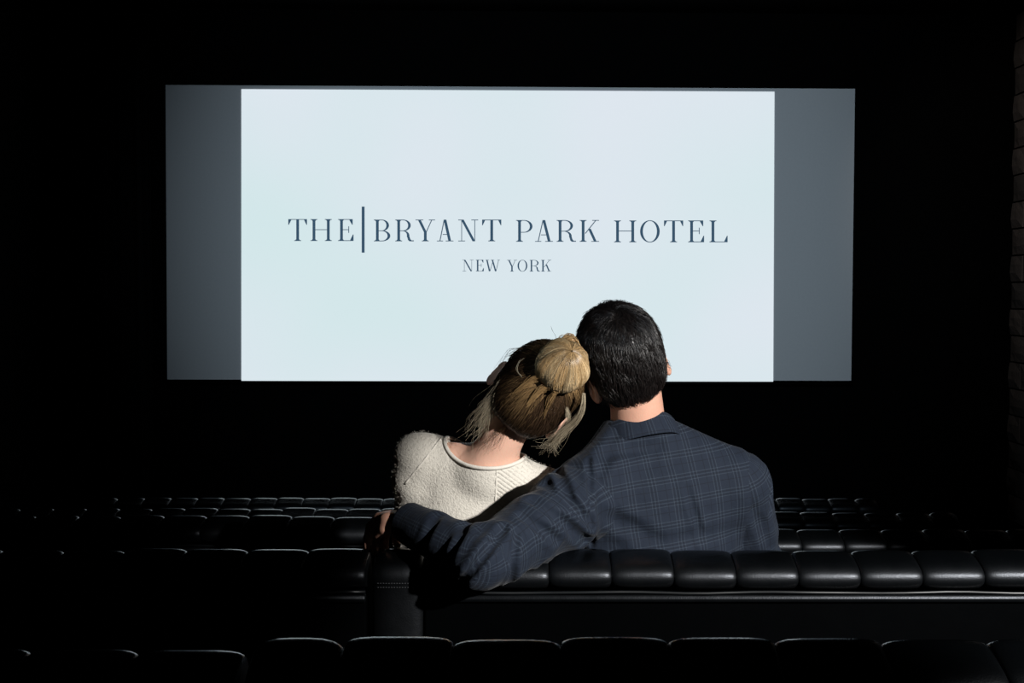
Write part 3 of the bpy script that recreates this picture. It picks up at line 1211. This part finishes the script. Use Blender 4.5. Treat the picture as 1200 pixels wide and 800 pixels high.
CREASES = []
for (xa, ya, xb, yb, dep, wid) in (
        (590, 620, 542, 682, .010, .008), (604, 624, 598, 688, .009, .007), (688, 634, 624, 586, .012, .010),
        (690, 612, 640, 566, .011, .010), (672, 592, 652, 550, .009, .009), (652, 632, 612, 606, .008, .009),
        (546, 614, 522, 664, .006, .009), (512, 604, 492, 646, .005, .009), (640, 660, 612, 682, .005, .009),
        (690, 540, 693, 636, .005, .006), (806, 572, 822, 632, .005, .007), (752, 640, 860, 622, .003, .014),
        (704, 532, 770, 522, .005, .012), (884, 596, 902, 640, .004, .011), (700, 600, 770, 632, .005, .014),
        (905, 540, 902, 600, .005, .006), (720, 512, 700, 560, .004, .012)):
    CREASES.append(([hit(raw_jacket, xa + (xb - xa) * k / 5, ya + (yb - ya) * k / 5) for k in range(6)], dep, wid))


def creases(p, d):
    out = np.zeros(len(p))
    near = np.abs(d) < .03
    if near.any():
        q = p[near]
        o = np.zeros(len(q))
        for pl, dep, wid in CREASES:
            r = np.full(len(q), 9.0)
            h = np.zeros(len(q))
            for k in range(5):
                rk, hk = seg_dist(q, pl[k], pl[k + 1])
                m_ = rk < r
                r = np.where(m_, rk, r)
                h = np.where(m_, (k + hk) / 5, h)
            env = .35 + .65 * np.sin(np.pi * np.clip(h, .08, .92))
            o += env * 1.7 * dep * (np.exp(-(r / wid) ** 2) - .42 * np.exp(-((r - 2.0 * wid) / wid) ** 2))
        out[near] = o
    return out


m_naxis = v3(-.20, .30, .93) / np.linalg.norm(v3(-.20, .30, .93))


def jacket(p):
    t_, ul, fl, ur, fr = jacket_pieces(p)
    q = p - m_mid
    x, z = q @ MT[:, 0], q @ MT[:, 2]
    # soft drag folds across the back, from the raised arm
    t_ = t_ + .0022 * np.sin(38 * (z + .16 * x) + 3 * x) * np.clip((-.06 - z) / .08, 0, 1)
    t_ = t_ + .0030 * np.exp(-((x - .055 + (z + .12) * .2) / .007) ** 2) * np.clip((-.05 - z) / .04, 0, 1)
    al = smin(ul, fl, .012)
    ar = smin(ur, fr, .02)
    d = smin(t_, al, .022)
    d = d + .0030 * np.exp(-((t_ - al) / .0045) ** 2) * (np.abs(d) < .03)
    d2 = smin(d, ar, .028)
    d2 = d2 + .0025 * np.exp(-((d - ar) / .0045) ** 2) * (np.abs(d2) < .03)
    d2 = d2 + creases(p, d2)
    # neck opening and lower edge
    d2 = smax(d2, -cone(p, m_neckb + m_naxis * .055, m_neckb + m_naxis * .25, .060, .075), .006)
    d2 = smax(d2, .40 - p[:, 2], .008)
    # open front
    return d2


V, F = surface(jacket, (-.42, 2.15, .36), (.60, 3.02, 1.10), 0.004)
c, nrm = face_data(V, F)
t_, ul, fl, ur, fr = jacket_pieces(c)
piece = np.argmin(np.stack([t_, ul, fl, ur, fr]), 0)
UV = np.zeros((len(F), 4, 2), np.float32)
pc = V[F]
# torso: planar on the back and front, sideways on the flanks, a little turned
q = (pc - m_mid) @ MT
nl = nrm @ MT
usey = np.abs(nl[:, 0]) > .80
uu = np.where(usey[:, None], q[..., 1], q[..., 0])
vv = q[..., 2]
a = math.radians(7)
tu = uu * math.cos(a) + vv * math.sin(a)
tv = -uu * math.sin(a) + vv * math.cos(a)
UV[..., 0], UV[..., 1] = tu + .008, tv
for pi_, (A, B_, R_) in {1: (m_shL, m_elL, .058), 2: (m_elL, m_wrL, .047), 3: (m_shR, m_elR, .057), 4: (m_elR, m_wrR, .047)}.items():
    ax, u, w = frame_of(B_ - A, v3(0, -1, .2))
    sel = piece == pi_
    q = pc[sel] - A
    ang = np.arctan2(q @ w, q @ u)
    a0 = ang[:, :1]
    ang = a0 + (ang - a0 + np.pi) % (2 * np.pi) - np.pi
    UV[sel, :, 0] = ang * R_ + .01 * pi_
    UV[sel, :, 1] = q @ ax
me = fast_mesh('jacket', V - MO, F)
set_uv(me, UV.reshape(-1, 2))
jk = obj('jacket', me, 'plaid_wool', man)

# jacket collar: a folded band round the neck
nV, nF, nUV = [], [], []
na = 49
ax, fu, fw = frame_of(m_naxis, v3(0, -1, 0))          # fu points to the rear
prof = [(.0600, .030), (.0625, .043), (.0660, .047), (.0700, .043), (.0735, .030), (.0780, .014), (.0830, .000), (.080, -.006), (.073, .008), (.065, .022)]
for i in range(na):
    an = math.radians(-140 + 280 * i / (na - 1))
    front = max(0, abs(an) / math.radians(140) - .35) / .65
    for j, (r, h) in enumerate(prof):
        rr = r + .010 * front + (.006 * abs(math.sin(an)))
        hh = h - .006 - .055 * front ** 1.4
        pnt = m_neckb + ax * hh + (fu * math.cos(an) + fw * math.sin(an)) * rr
        nV.append(pnt)
        nUV.append((an * .08, j * .008))
np_ = len(prof)
for i in range(na - 1):
    for j in range(np_):
        j2 = (j + 1) % np_
        nF.append((i * np_ + j, (i + 1) * np_ + j, (i + 1) * np_ + j2, i * np_ + j2))
nV = np.array(nV)
nF = np.array(nF)
me = fast_mesh('collar', nV - MO, nF)
nUV = np.array(nUV)
set_uv(me, nUV[nF].reshape(-1, 2))
co = obj('collar', me, 'plaid_wool', jk)
ss = co.modifiers.new('smooth', 'SUBSURF')
ss.levels = ss.render_levels = 1
# shirt collar just inside
pts = [m_neckb + ax * (.034 - .045 * max(0, abs(an) / 2.4 - .35)) + (fu * math.cos(an) + fw * math.sin(an)) * (.0575 + .003 * abs(math.sin(an))) for an in np.linspace(-2.4, 2.4, 40)]
sh = tube('shirt_collar', np.array(pts) - MO, 0.0042, 'shirt_cloth', man)

# hair -----------------------------------------------------------------
def man_hair_cap(p):
    q = (p - MH) @ MR / .98
    d = ell(q, v3(0, -.012, .032), (.077, .097, .088))
    d = smin(d, ell(q, v3(0, -.035, -.030), (.060, .058, .060)), .03) - .0075
    hl_ = np.interp(q[:, 1], [-.12, -.058, -.036, -.024, .02, .05, .09], [-.082, -.076, -.055, -.004, .018, .050, .088])
    hl_ = hl_ + .012 * np.clip(np.abs(q[:, 0]) / .06 - .5, 0, 1) * (q[:, 1] < -.03)
    hl_ = hl_ + .22 * q[:, 0] * (q[:, 1] < -.03)
    return smax(d, (hl_ - q[:, 2]) * .8, .006)


V, F = surface(man_hair_cap, MH - .15, MH + .15, 0.004)
me = fast_mesh('hair', V - MO, F)
set_tint(me, np.tile([0.005, 0.004, 0.0036], (len(V), 1)))
hair_m = obj('hair', me, 'dark_hair', man)


def hair_field(fn, V, F, n, orient, lift, lmin, lmax, K, dirfn, rad, tintfn, jitter):
    c, nrm = face_data(V, F)
    ar = np.linalg.norm(np.cross(V[F[:, 1]] - V[F[:, 0]], V[F[:, 2]] - V[F[:, 0]]), axis=1)
    pk = rng.choice(len(F), n, p=ar / ar.sum())
    p = c[pk] + rng.normal(0, .0012, (n, 3))
    g = grad(fn, p)
    out = np.zeros((n, K, 3))
    cur = p - g * .001
    ln = rng.uniform(lmin, lmax, n)
    jit = rng.normal(0, jitter, (n, 3))
    for k in range(K):
        out[:, k] = cur
        g = grad(fn, cur)
        dv = dirfn(cur) + jit
        dv = dv - g * (dv * g).sum(1, keepdims=True)
        dv /= np.linalg.norm(dv, axis=1, keepdims=True) + 1e-9
        step = dv * 1.0 + g * (lift * (1 - 1.3 * k / K))[..., None] if np.ndim(lift) else dv + g * lift * (1 - 1.3 * k / K)
        cur = cur + step * (ln / K)[:, None]
    tp = np.linspace(0, 1, K)
    rads = rad * (1 - .75 * tp)[None] * rng.uniform(.7, 1.2, (n, 1))
    return out, rads, tintfn(p, n, K)


whorl = MH + MR @ v3(.012, -.060, .108)


def man_dir(p):
    q = (p - MH) @ MR
    d = p - whorl
    d = d / (np.linalg.norm(d, axis=1, keepdims=True) + 1e-9)
    swirl = np.cross(d, MR @ v3(0, -.75, .65)) * np.exp(-np.linalg.norm(p - whorl, axis=1, keepdims=True) / .03)
    down = MR @ v3(0, -.1, -.7)
    top = np.clip((q[:, 2:3] - .06) / .04, 0, 1)
    clump = np.stack([np.sin(q[:, 2] * 160 + q[:, 0] * 90), np.sin(q[:, 0] * 150 + 2), np.sin(q[:, 0] * 130 + q[:, 2] * 70)], 1) * .28
    return d + swirl * .8 + down * (1 - top) + clump


def man_tint(p, n, K):
    b = rng.uniform(.5, 1.6, (n, 1, 1))
    return np.array([.0085, .0062, .0058]) * b * np.ones((n, K, 1))


A_, R_, T_ = hair_field(man_hair_cap, V, F, 12000, None, .30, .018, .042, 6, man_dir, .0008, man_tint, .22)
ok = ((A_[:, 0] - MH) @ MR)[:, 2] > -.094
sm_ = strands_mesh('hair_strands', A_[ok] - MO, R_[ok], T_[ok])
tag(obj('hair_strands', sm_, 'dark_hair', hair_m), kind='stuff')

# eyes
for sx in (-1, 1):
    cpt = MH + MR @ v3(sx * .031, .0865, .003)
    bm = bmesh.new()
    bmesh.ops.create_uvsphere(bm, u_segments=12, v_segments=8, radius=.0085)
    me = bpy.data.meshes.new('eye')
    bm.to_mesh(me)
    bm.free()
    obj('eye', me, 'eye_white', man, tuple(cpt - MO))

# ------------------------------------------------------------------ the woman
WH = P(623, 462, 2.605)
WR = rotY(42) @ rotX(3)
WS = .95
w_neckb = P(570, 552, 2.625)
w_neckt = WH + WR @ v3(0, -.022, -.055)
w_shL = P(490, 537, 2.675)
w_shR = P(650, 584, 2.635)
w_elL = P(487, 672, 2.73)
w_wrL = v3(-.12, 2.93, .53)
w_knL = v3(-.06, 3.00, .52)
w_elR = v3(.055, 2.78, .62)
w_wrR = v3(-.02, 2.98, .52)
w_knR = v3(-.07, 3.04, .51)
w_pel = v3(-.17, 2.80, .46)
hipRw, kneeRw, ankRw, toeRw = v3(-.09, 2.80, .455), v3(-.08, 3.18, .475), v3(-.07, 3.22, .085), v3(-.08, 3.33, .03)
hipLw, kneeLw, ankLw, toeLw = v3(-.25, 2.80, .455), v3(-.25, 3.18, .475), v3(-.24, 3.22, .085), v3(-.25, 3.33, .03)
wsv = (w_shR - w_shL) / np.linalg.norm(w_shR - w_shL)
w_mid = (w_shR + w_shL) / 2
WT = np.stack([wsv, np.cross(np.array([wsv[2] * -1, 0, wsv[0]]), wsv), np.zeros(3)], 1)
WT[:, 1] = np.cross(v3(-wsv[2], 0, wsv[0]) / math.hypot(wsv[2], wsv[0]), wsv)
WT[:, 1] /= np.linalg.norm(WT[:, 1])
WT[:, 2] = np.cross(WT[:, 0], WT[:, 1])


def woman_head(p):
    return head_sdf((p - WH) @ WR, WS, True, .087)


def woman_torso(p, k=0.0):
    d = ell(p, w_mid + WT @ v3(.0, .02, -.105), (.132 + k, .090 + k, .17 + k), WT)
    d = smin(d, ell(p, (w_mid + w_pel) / 2 + v3(0, .0, -.02), (.118 + k, .09 + k, .17 + k)), .05)
    d = smin(d, ell(p, w_pel, (.155 + k, .12 + k, .10 + k)), .05)
    d = smin(d, cone(p, w_shL + WT @ v3(.03, .0, -.01), w_shR + WT @ v3(-.03, 0, -.01), .044 + k, .044 + k), .04)
    d = smin(d, cone(p, w_neckb + WT @ v3(-.005, .0, .012), w_shL + WT @ v3(.05, 0, .008), .036 + k, .037 + k), .035)
    d = smin(d, cone(p, w_neckb + WT @ v3(.01, .0, .0), w_shR + WT @ v3(-.04, 0, .008), .036 + k, .037 + k), .035)
    return d


def woman_armL(p, k=0.0):
    return smin(cone(p, w_shL, w_elL, .041 + k, .034 + k), cone(p, w_elL, w_wrL, .034 + k, .023 + k), .012)


def woman_armR(p, k=0.0):
    return smin(cone(p, w_shR, w_elR, .041 + k, .034 + k), cone(p, w_elR, w_wrR, .034 + k, .023 + k), .012)


def woman_body(p):
    d = woman_head(p)
    d = smin(d, cone(p, w_neckb, w_neckt, .048, .043), .022)
    d = smin(d, woman_torso(p), .032)
    d = smin(d, np.minimum(woman_armL(p), woman_armR(p)), .03)
    h1 = hand_sdf(p, w_wrL, w_knL, v3(-.7, .7, 0), v3(0, 0, -1), v3(.6, -.4, .3), .0185, .86)
    h2 = hand_sdf(p, w_wrR, w_knR, v3(.7, .7, 0), v3(0, 0, -1), v3(-.6, -.4, .3), .0185, .86)
    d = smin(d, np.minimum(h1, h2), .012)
    d = smin(d, np.minimum(leg_sdf(p, hipRw, kneeRw, ankRw, toeRw, .9), leg_sdf(p, hipLw, kneeLw, ankLw, toeLw, .9)), .03)
    return d


woman = empty('person', (w_pel[0], w_pel[1], 0.0))
tag(woman, 'person with blond hair in a messy bun and cream knit sweater leaning on a shoulder', 'person')
WO = np.array(woman.location)
V, F = surface(woman_body, (-.46, 2.44, -.02), (.22, 3.40, 1.24), 0.0045)
add_part('body', V, F, 'skin_woman', woman, WO)


def woman_trousers(p):
    d = np.minimum(leg_sdf(p, hipRw, kneeRw, ankRw, toeRw, .9), leg_sdf(p, hipLw, kneeLw, ankLw, toeLw, .9)) - .009
    d = smin(d, ell(p, w_pel, (.164, .128, .11)), .04)
    d = smax(d, .085 - p[:, 2], .01)
    return smax(d, p[:, 2] - .58, .01)


V, F = surface(woman_trousers, (-.42, 2.6, .04), (.06, 3.32, .64), 0.007)
add_part('trousers', V, F, 'trouser_cloth', woman, WO)
for ank, toe in ((ankRw, toeRw), (ankLw, toeLw)):
    def shoe(p, ank=ank, toe=toe):
        d = cone(p, ank - v3(0, .03, .04), toe + v3(0, .01, 0), .041, .031)
        d = smin(d, cone(p, ank - v3(0, .01, .03), ank + v3(0, 0, .01), .040, .042), .02)
        return smax(d, .004 - p[:, 2], .006)
    V, F = surface(shoe, ank + v3(-.09, -.14, -.11), toe + v3(.09, .10, .14), 0.006)
    add_part('shoe', V, F, 'shoe_leather', woman, WO)

# sweater ---------------------------------------------------------------
w_open_c = P(571, 511, 2.625)
w_open_R = rotY(8)
w_open_r = (.095, .120, .069)


def sweater_solid(p):
    k = .009
    t_ = woman_torso(p, k)
    al = smin(cone(p, w_shL, w_elL, .054, .047) + sleeve_folds(p, w_shL, w_elL, .25, 16, .004, .5), cone(p, w_elL, w_wrL, .047, .034), .015)
    ar = smin(cone(p, w_shR, w_elR, .052, .046), cone(p, w_elR, w_wrR, .046, .034), .015)
    t_ = smin(t_, cone(p, w_neckb, w_neckt, .048 + k * .6, .043 + k * .6), .032)
    d = smin(t_, al, .03)
    return smin(d, ar, .03)


def sweater(p):
    d = sweater_solid(p)
    d = smax(d, -np.minimum(ell(p, w_open_c, w_open_r, w_open_R), cone(p, w_open_c + v3(0, 0, .025), w_neckt + (w_neckt - w_open_c) * .6, .08, .09)), .004)
    return smax(d, .42 - p[:, 2], .006)


V, F = surface(sweater, (-.46, 2.46, .38), (.22, 3.05, 1.10), 0.004)
c, nrm = face_data(V, F)


def img(p):
    """photo pixel of a point (used only to place the raglan seams on the cloth)"""
    q = (p - np.array([0, 0, CAMZ])) @ np.array(_R)
    return 600 - SHX * 1200 + FPX * q[..., 0] / -q[..., 2], 400 - FPX * q[..., 1] / -q[..., 2]


# raglan seams as planes through the torso
def seam_plane(a, b):
    d = b - a
    n_ = np.cross(d, v3(0, 1, 0))
    return a, n_ / np.linalg.norm(n_)


sl_a, sl_n = seam_plane(P(513, 520, 2.55), P(470, 572, 2.55))
sr_a, sr_n = seam_plane(P(582, 549, 2.55), P(578, 612, 2.55))
inside_ref = P(540, 580, 2.55)
if (inside_ref - sl_a) @ sl_n < 0:
    sl_n = -sl_n
if (inside_ref - sr_a) @ sr_n < 0:
    sr_n = -sr_n
dl = (c - sl_a) @ sl_n
dr_ = (c - sr_a) @ sr_n
ribf = (dr_ < 0).astype(np.float32)
pc = V[F]
UV = np.zeros((len(F), 4, 2), np.float32)
usey = np.abs(nrm[:, 0]) > .75
uu = np.where(usey[:, None], pc[..., 1], pc[..., 0])
vv = pc[..., 2]
UV[..., 0], UV[..., 1] = uu, vv
# ribs run diagonally over the right sleeve head, along the left sleeve
sel = dr_ < 0
UV[sel, :, 0] = (pc[sel][..., 0] * .62 + pc[sel][..., 2] * .78)
UV[sel, :, 1] = (-pc[sel][..., 0] * .78 + pc[sel][..., 2] * .62)
sel = dl < 0
UV[sel, :, 0] = (pc[sel][..., 0] * .75 + pc[sel][..., 2] * -.66)
UV[sel, :, 1] = (pc[sel][..., 0] * .66 + pc[sel][..., 2] * .75)
me = fast_mesh('sweater', V - WO, F)
set_uv(me, UV.reshape(-1, 2))
at = me.attributes.new('rib', 'FLOAT', 'FACE')
at.data.foreach_set('value', ribf)
sw = obj('sweater', me, 'cream_knit', woman)
swV, swF = V, F

# rolled neckline edge
rim = []
for an in np.linspace(0, 2 * math.pi, 90, endpoint=False):
    el = np.linspace(-1.45, 1.2, 160)
    d_ = np.stack([np.cos(el) * math.cos(an), np.cos(el) * math.sin(an), np.sin(el)], 1) * np.array(w_open_r)
    pts = w_open_c + d_ @ w_open_R.T
    f_ = sweater_solid(pts)
    ix = np.argmax(f_ > .0)
    rim.append(pts[ix])
rim = np.array(rim)
for _ in range(2):
    rim = (np.roll(rim, 1, 0) + 2 * rim + np.roll(rim, -1, 0)) / 4
tube('neckline_edge', rim - WO, 0.0042, 'cream_yarn', sw, 8, True)
# raglan seam cords
for (A0, A1) in ((P(513, 520, 2.55), P(470, 574, 2.55)), (P(582, 550, 2.55), P(578, 625, 2.55))):
    ln = np.linspace(0, 1, 24)[:, None]
    pts = A0 + (A1 - A0) * ln
    # slide along the view-free Y axis onto the cloth
    out = []
    for p_ in pts:
        ys = np.linspace(2.40, 2.75, 140)
        cand = np.stack([np.full(140, p_[0]), ys, np.full(140, p_[2])], 1)
        f_ = sweater_solid(cand)
        ix = np.argmax(f_ < 0)
        if f_.min() < 0:
            out.append(cand[ix])
    if len(out) > 3:
        tube('raglan_seam', np.array(out) - WO, 0.0026, 'cream_yarn', sw, 6)
# fuzz
c, nrm = face_data(swV, swF)
pk = rng.choice(np.where(c[:, 2] > .70)[0], 5000)
K = 4
cur = c[pk] + rng.normal(0, .001, (5000, 3))
dv = nrm[pk] + rng.normal(0, .55, (5000, 3))
dv /= np.linalg.norm(dv, axis=1, keepdims=True)
paths = np.zeros((5000, K, 3))
lens = rng.uniform(.003, .0075, (5000, 1))
for k in range(K):
    paths[:, k] = cur
    cur = cur + dv * lens / K
    dv = dv + rng.normal(0, .3, dv.shape) + v3(0, 0, -.05)
    dv /= np.linalg.norm(dv, axis=1, keepdims=True)
fm = strands_mesh('fuzz', paths - WO, np.full((5000, K), .00018), np.full((5000, K, 3), .6))
tag(obj('fuzz', fm, 'cream_yarn', sw), kind='stuff')

# hair --------------------------------------------------------------------
def W(x, y, z):
    return WH + WR @ (v3(x, y, z) * WS)


def woman_hair_cap(p):
    q = ((p - WH) @ WR) / WS
    d = ell(q, v3(0, -.012, .032), (.077, .097, .088))
    d = smin(d, ell(q, v3(0, -.045, -.025), (.064, .052, .056)), .03) - .011
    hl_ = np.interp(q[:, 1], [-.12, -.062, -.040, -.028, .03, .05, .09], [-.082, -.074, -.035, .020, .024, .050, .090])
    return smax(d, (hl_ - q[:, 2]) * .8, .006) * WS


bun_c = P(659, 429, 2.487)
V, F = surface(woman_hair_cap, WH - .15, WH + .15, 0.004)
me = fast_mesh('hair', V - WO, F)


def cap_tint(Vv):
    return np.tile([.030, .018, .011], (len(Vv), 1))


tint_cap(me, cap_tint)
hair_w = obj('hair', me, 'blond_hair', woman)
DARK = np.array([.026, .015, .009])
MID = np.array([.085, .050, .026])
BLOND = np.array([.66, .42, .19])
PALE = np.array([.80, .64, .40])


def swept(n):
    """hair combed over the skull into the base of the bun"""
    c, nrm = face_data(V, F)
    q = ((c - WH) @ WR) / WS
    far = np.linalg.norm(c - bun_c, axis=1)
    cand = np.where((far > .03) & (far < .21))[0]
    pk = rng.choice(cand, n)
    st = c[pk]
    K = 9
    paths = np.zeros((n, K, 3))
    tgt = bun_c + v3(-.006, .014, -.004) + rng.normal(0, .010, (n, 3))
    ph = rng.uniform(0, 6.28, n)
    for k in range(K):
        t_ = k / (K - 1)
        p_ = st * (1 - t_) + tgt * t_
        p_ = p_ + np.stack([np.sin(ph + 3 * t_), np.zeros(n), np.cos(ph + 3 * t_)], 1) * .003 * math.sin(math.pi * t_)
        p_ = project(woman_hair_cap, p_, .0012, 5) if t_ < .93 else p_
        paths[:, k] = p_
    lift = (rng.uniform(0, 1, n) ** 3 * .004)[:, None] * np.sin(np.linspace(0, math.pi, K))[None]
    g = grad(woman_hair_cap, paths.reshape(-1, 3)).reshape(n, K, 3)
    paths = paths + g * lift[..., None]
    # locks: broad streaks of lighter hair among the brown
    ang = np.arctan2((st - bun_c) @ (WR @ v3(1, 0, 0)), (st - bun_c) @ (WR @ v3(0, 0, 1)))
    streak = np.clip(-.05 + 1.1 * np.sin(ang * 6 + 1.0) + rng.normal(0, .3, n), 0, 1)
    tt = np.linspace(0, 1, K)[None, :, None]
    tip = MID * (1 - streak[:, None]) + BLOND * streak[:, None]
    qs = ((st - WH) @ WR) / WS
    side_shade = np.clip(.5 - (qs[:, 0] + .01) / .05, 0, 1) * np.clip((qs[:, 2] + .03) / .05, 0, 1)  # shade beside the bun, painted into the upper-left strand tints
    tip = tip * (1 - .72 * side_shade)[:, None]
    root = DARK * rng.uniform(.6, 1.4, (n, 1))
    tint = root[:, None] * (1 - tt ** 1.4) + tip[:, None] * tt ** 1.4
    rads = np.full((n, K), .00075) * rng.uniform(.6, 1.2, (n, 1))
    return paths, rads, tint


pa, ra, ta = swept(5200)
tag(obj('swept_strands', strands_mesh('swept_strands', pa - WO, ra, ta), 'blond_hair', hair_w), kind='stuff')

# the bun: a rolled knot whose hair fans out of a hub at its upper end
b_ax = (P(672, 404, 2.47) - P(652, 446, 2.47))
b_ax /= np.linalg.norm(b_ax)
hub = P(671, 409, 2.462)
bX, bY, bZ = frame_of(v3(.15, -1, .1), b_ax)          # bX towards the camera side, bY to the hub
Rb = np.stack([bZ, bX, bY], 1)


def bun_solid(p):
    return ell(p, bun_c, (.0445, .0325, .0465), Rb)


V2, F2 = surface(bun_solid, bun_c - .085, bun_c + .085, .004)
me = fast_mesh('bun', V2 - WO, F2)
set_tint(me, np.tile(BLOND * .18, (len(V2), 1)))
bun = obj('bun', me, 'blond_hair', hair_w)
n, K = 2600, 12
az = rng.uniform(0, 2 * math.pi, n)
hp = (hub - bun_c) @ Rb
hp_dir = hp / np.array([0.051, .037, .051])
hp_dir /= np.linalg.norm(hp_dir)
e1 = np.cross(hp_dir, v3(1, 0, 0))
e1 /= np.linalg.norm(e1)
e2 = np.cross(hp_dir, e1)
paths = np.zeros((n, K, 3))
pol = rng.uniform(1.5, 2.5, n)
lay = rng.uniform(-.001, .0022, n)
wave = rng.uniform(-.25, .25, n)
for k in range(K):
    th = .06 + pol * (k / (K - 1))
    aa = az + wave * np.sin(k / (K - 1) * 3) + .35 * k / (K - 1)
    dirs = (hp_dir[None] * np.cos(th)[:, None] + (e1[None] * np.cos(aa)[:, None] + e2[None] * np.sin(aa)[:, None]) * np.sin(th)[:, None])
    # locks separated by shallow grooves, hollow at the hub
    gro = 1 + (.022 * np.sin(aa * 5 + 1) + .018 * np.sin(aa * 8 + 2.3) + .012 * np.sin(aa * 17 + .5)) * np.sin(th) - .10 * np.exp(-(th / .24) ** 2)
    paths[:, k] = bun_c + (dirs * (np.array([0.051, .037, .051]) + lay[:, None] + .0012) * gro[:, None]) @ Rb.T
lk = np.clip(.55 + .45 * np.sin(az * 7) + rng.normal(0, .3, n), 0, 1)
tt = np.linspace(0, 1, K)[None, :, None]
tint = (BLOND * .55)[None, None] * (1 - tt) + ((BLOND * (1 - lk)[:, None] + PALE * lk[:, None])[:, None]) * tt
tint = tint * rng.uniform(.6, 1.35, (n, 1, 1)) * (.75 + .25 * np.sin(az * 13 + 2 * np.sin(az * 3)))[:, None, None]
tag(obj('bun_strands', strands_mesh('bun_strands', paths - WO, np.full((n, K), .0008) * rng.uniform(.6, 1.2, (n, 1)), tint), 'blond_hair', bun), kind='stuff')
# small loop of hair sticking up behind the bun
lc = P(667, 406, 2.515)
pth = []
n = 420
for i in range(n):
    o_ = rng.normal(0, .0042, 3)
    s_ = rng.uniform(.8, 1.15)
    pts = []
    for k in range(9):
        a_ = -2.3 + 4.4 * k / 8
        pts.append(lc + v3(math.sin(a_) * .012 * s_, 0, math.cos(a_) * .018 * s_ - .004) + o_ + v3(0, .006 * k / 8, 0))
    pth.append(pts)
pth = np.array(pth)
tint = (BLOND[None, None] * rng.uniform(.6, 1.1, (n, 1, 1))) * np.ones((n, 9, 1))
tag(obj('bun_loop', strands_mesh('bun_loop', pth - WO, np.full((n, 9), .0008), tint), 'blond_hair', bun), kind='stuff')


# loose locks and flyaways
def lock(name, ctrl, n, spread, rad, col, curl=.004, fan=1.0):
    ctrl = np.array(ctrl)
    K = 16
    ts = np.linspace(0, 1, K)
    seg = np.linspace(0, 1, len(ctrl))
    base = np.stack([np.interp(ts, seg, ctrl[:, i]) for i in range(3)], 1)
    for _ in range(3):
        base[1:-1] = (base[:-2] + 2 * base[1:-1] + base[2:]) / 4
    off = rng.normal(0, 1, (n, 3)) * spread
    ph = rng.uniform(0, 6.28, (n, 3))
    fr = rng.uniform(4, 9, (n, 3))
    end = rng.uniform(.55, 1.0, n)
    paths = np.zeros((n, K, 3))
    for k in range(K):
        t_ = ts[k] * end
        p_ = np.stack([np.interp(t_, ts, base[:, i]) for i in range(3)], 1)
        paths[:, k] = p_ + off * (.35 + fan * t_[:, None]) + np.sin(ph + fr * t_[:, None]) * curl * t_[:, None]
    tint = col[None, None] * rng.uniform(.6, 1.25, (n, 1, 1)) * np.ones((n, K, 1))
    rr = np.full((n, K), rad) * (1 - .5 * ts)[None]
    return tag(obj(name, strands_mesh(name, paths - WO, rr, tint), 'blond_hair', hair_w), kind='stuff')


ASH = np.array([.40, .34, .24])
lock('loose_lock', [P(592, 440, 2.575), P(583, 458, 2.555), P(572, 478, 2.55), P(563, 496, 2.55), P(554, 510, 2.55)], 150, .0075, .00028, ASH, .010, 1.1)
lock('loose_lock', [P(684, 462, 2.50), P(684, 480, 2.505), P(673, 497, 2.52), P(655, 508, 2.53), P(646, 520, 2.54), P(650, 530, 2.54)], 120, .0045, .00035, ASH, .007, 1.0)
lock('loose_lock', [P(664, 478, 2.52), P(668, 495, 2.53), P(655, 512, 2.54), P(642, 522, 2.55), P(632, 526, 2.55)], 60, .005, .00025, ASH, .008, 1.8)
lock('loose_lock', [P(598, 432, 2.555), P(586, 452, 2.545), P(574, 470, 2.545), P(563, 486, 2.55), P(552, 496, 2.55)], 40, .010, .00022, ASH, .014, 1.4)
lock('raised_lock', [P(596, 470, 2.515), P(610, 455, 2.492), P(625, 444, 2.480), P(638, 441, 2.474)], 170, .0040, .0006, BLOND * .75, .003, .5)
lock('raised_lock', [P(612, 482, 2.505), P(624, 466, 2.484), P(636, 455, 2.474), P(648, 452, 2.470)], 170, .0036, .0006, BLOND * .7, .003, .5)
lock('raised_lock', [P(636, 490, 2.508), P(642, 474, 2.486), P(648, 462, 2.474), P(656, 455, 2.470)], 110, .0026, .0006, BLOND * .5, .003, .5)
lock('raised_lock', [P(612, 442, 2.500), P(605, 434, 2.500), P(607, 424, 2.505), P(616, 418, 2.51)], 26, .0010, .0004, ASH, .002, .5)
lock('nape_wisps', [P(598, 490, 2.53), P(588, 505, 2.545), P(577, 519, 2.555), P(570, 528, 2.56)], 36, .006, .00022, MID, .006, 1.6)
lock('flyaway', [P(652, 398, 2.50), P(650, 390, 2.50), P(646, 381, 2.50)], 2, .0003, .00035, MID, .002, 1.0)
lock('flyaway', [P(652, 398, 2.50), P(658, 393, 2.50), P(667, 396, 2.50)], 2, .0005, .00035, MID, .002, 1.0)
lock('flyaway', [P(612, 408, 2.55), P(600, 410, 2.55), P(590, 422, 2.55), P(583, 440, 2.55)], 14, .003, .00022, MID, .006, 1.5)

for sx in (-1, 1):
    cpt = W(sx * .031, .0865, .003)
    bm = bmesh.new()
    bmesh.ops.create_uvsphere(bm, u_segments=12, v_segments=8, radius=.0082)
    me = bpy.data.meshes.new('eye')
    bm.to_mesh(me)
    bm.free()
    obj('eye', me, 'eye_white', woman, tuple(cpt - WO))
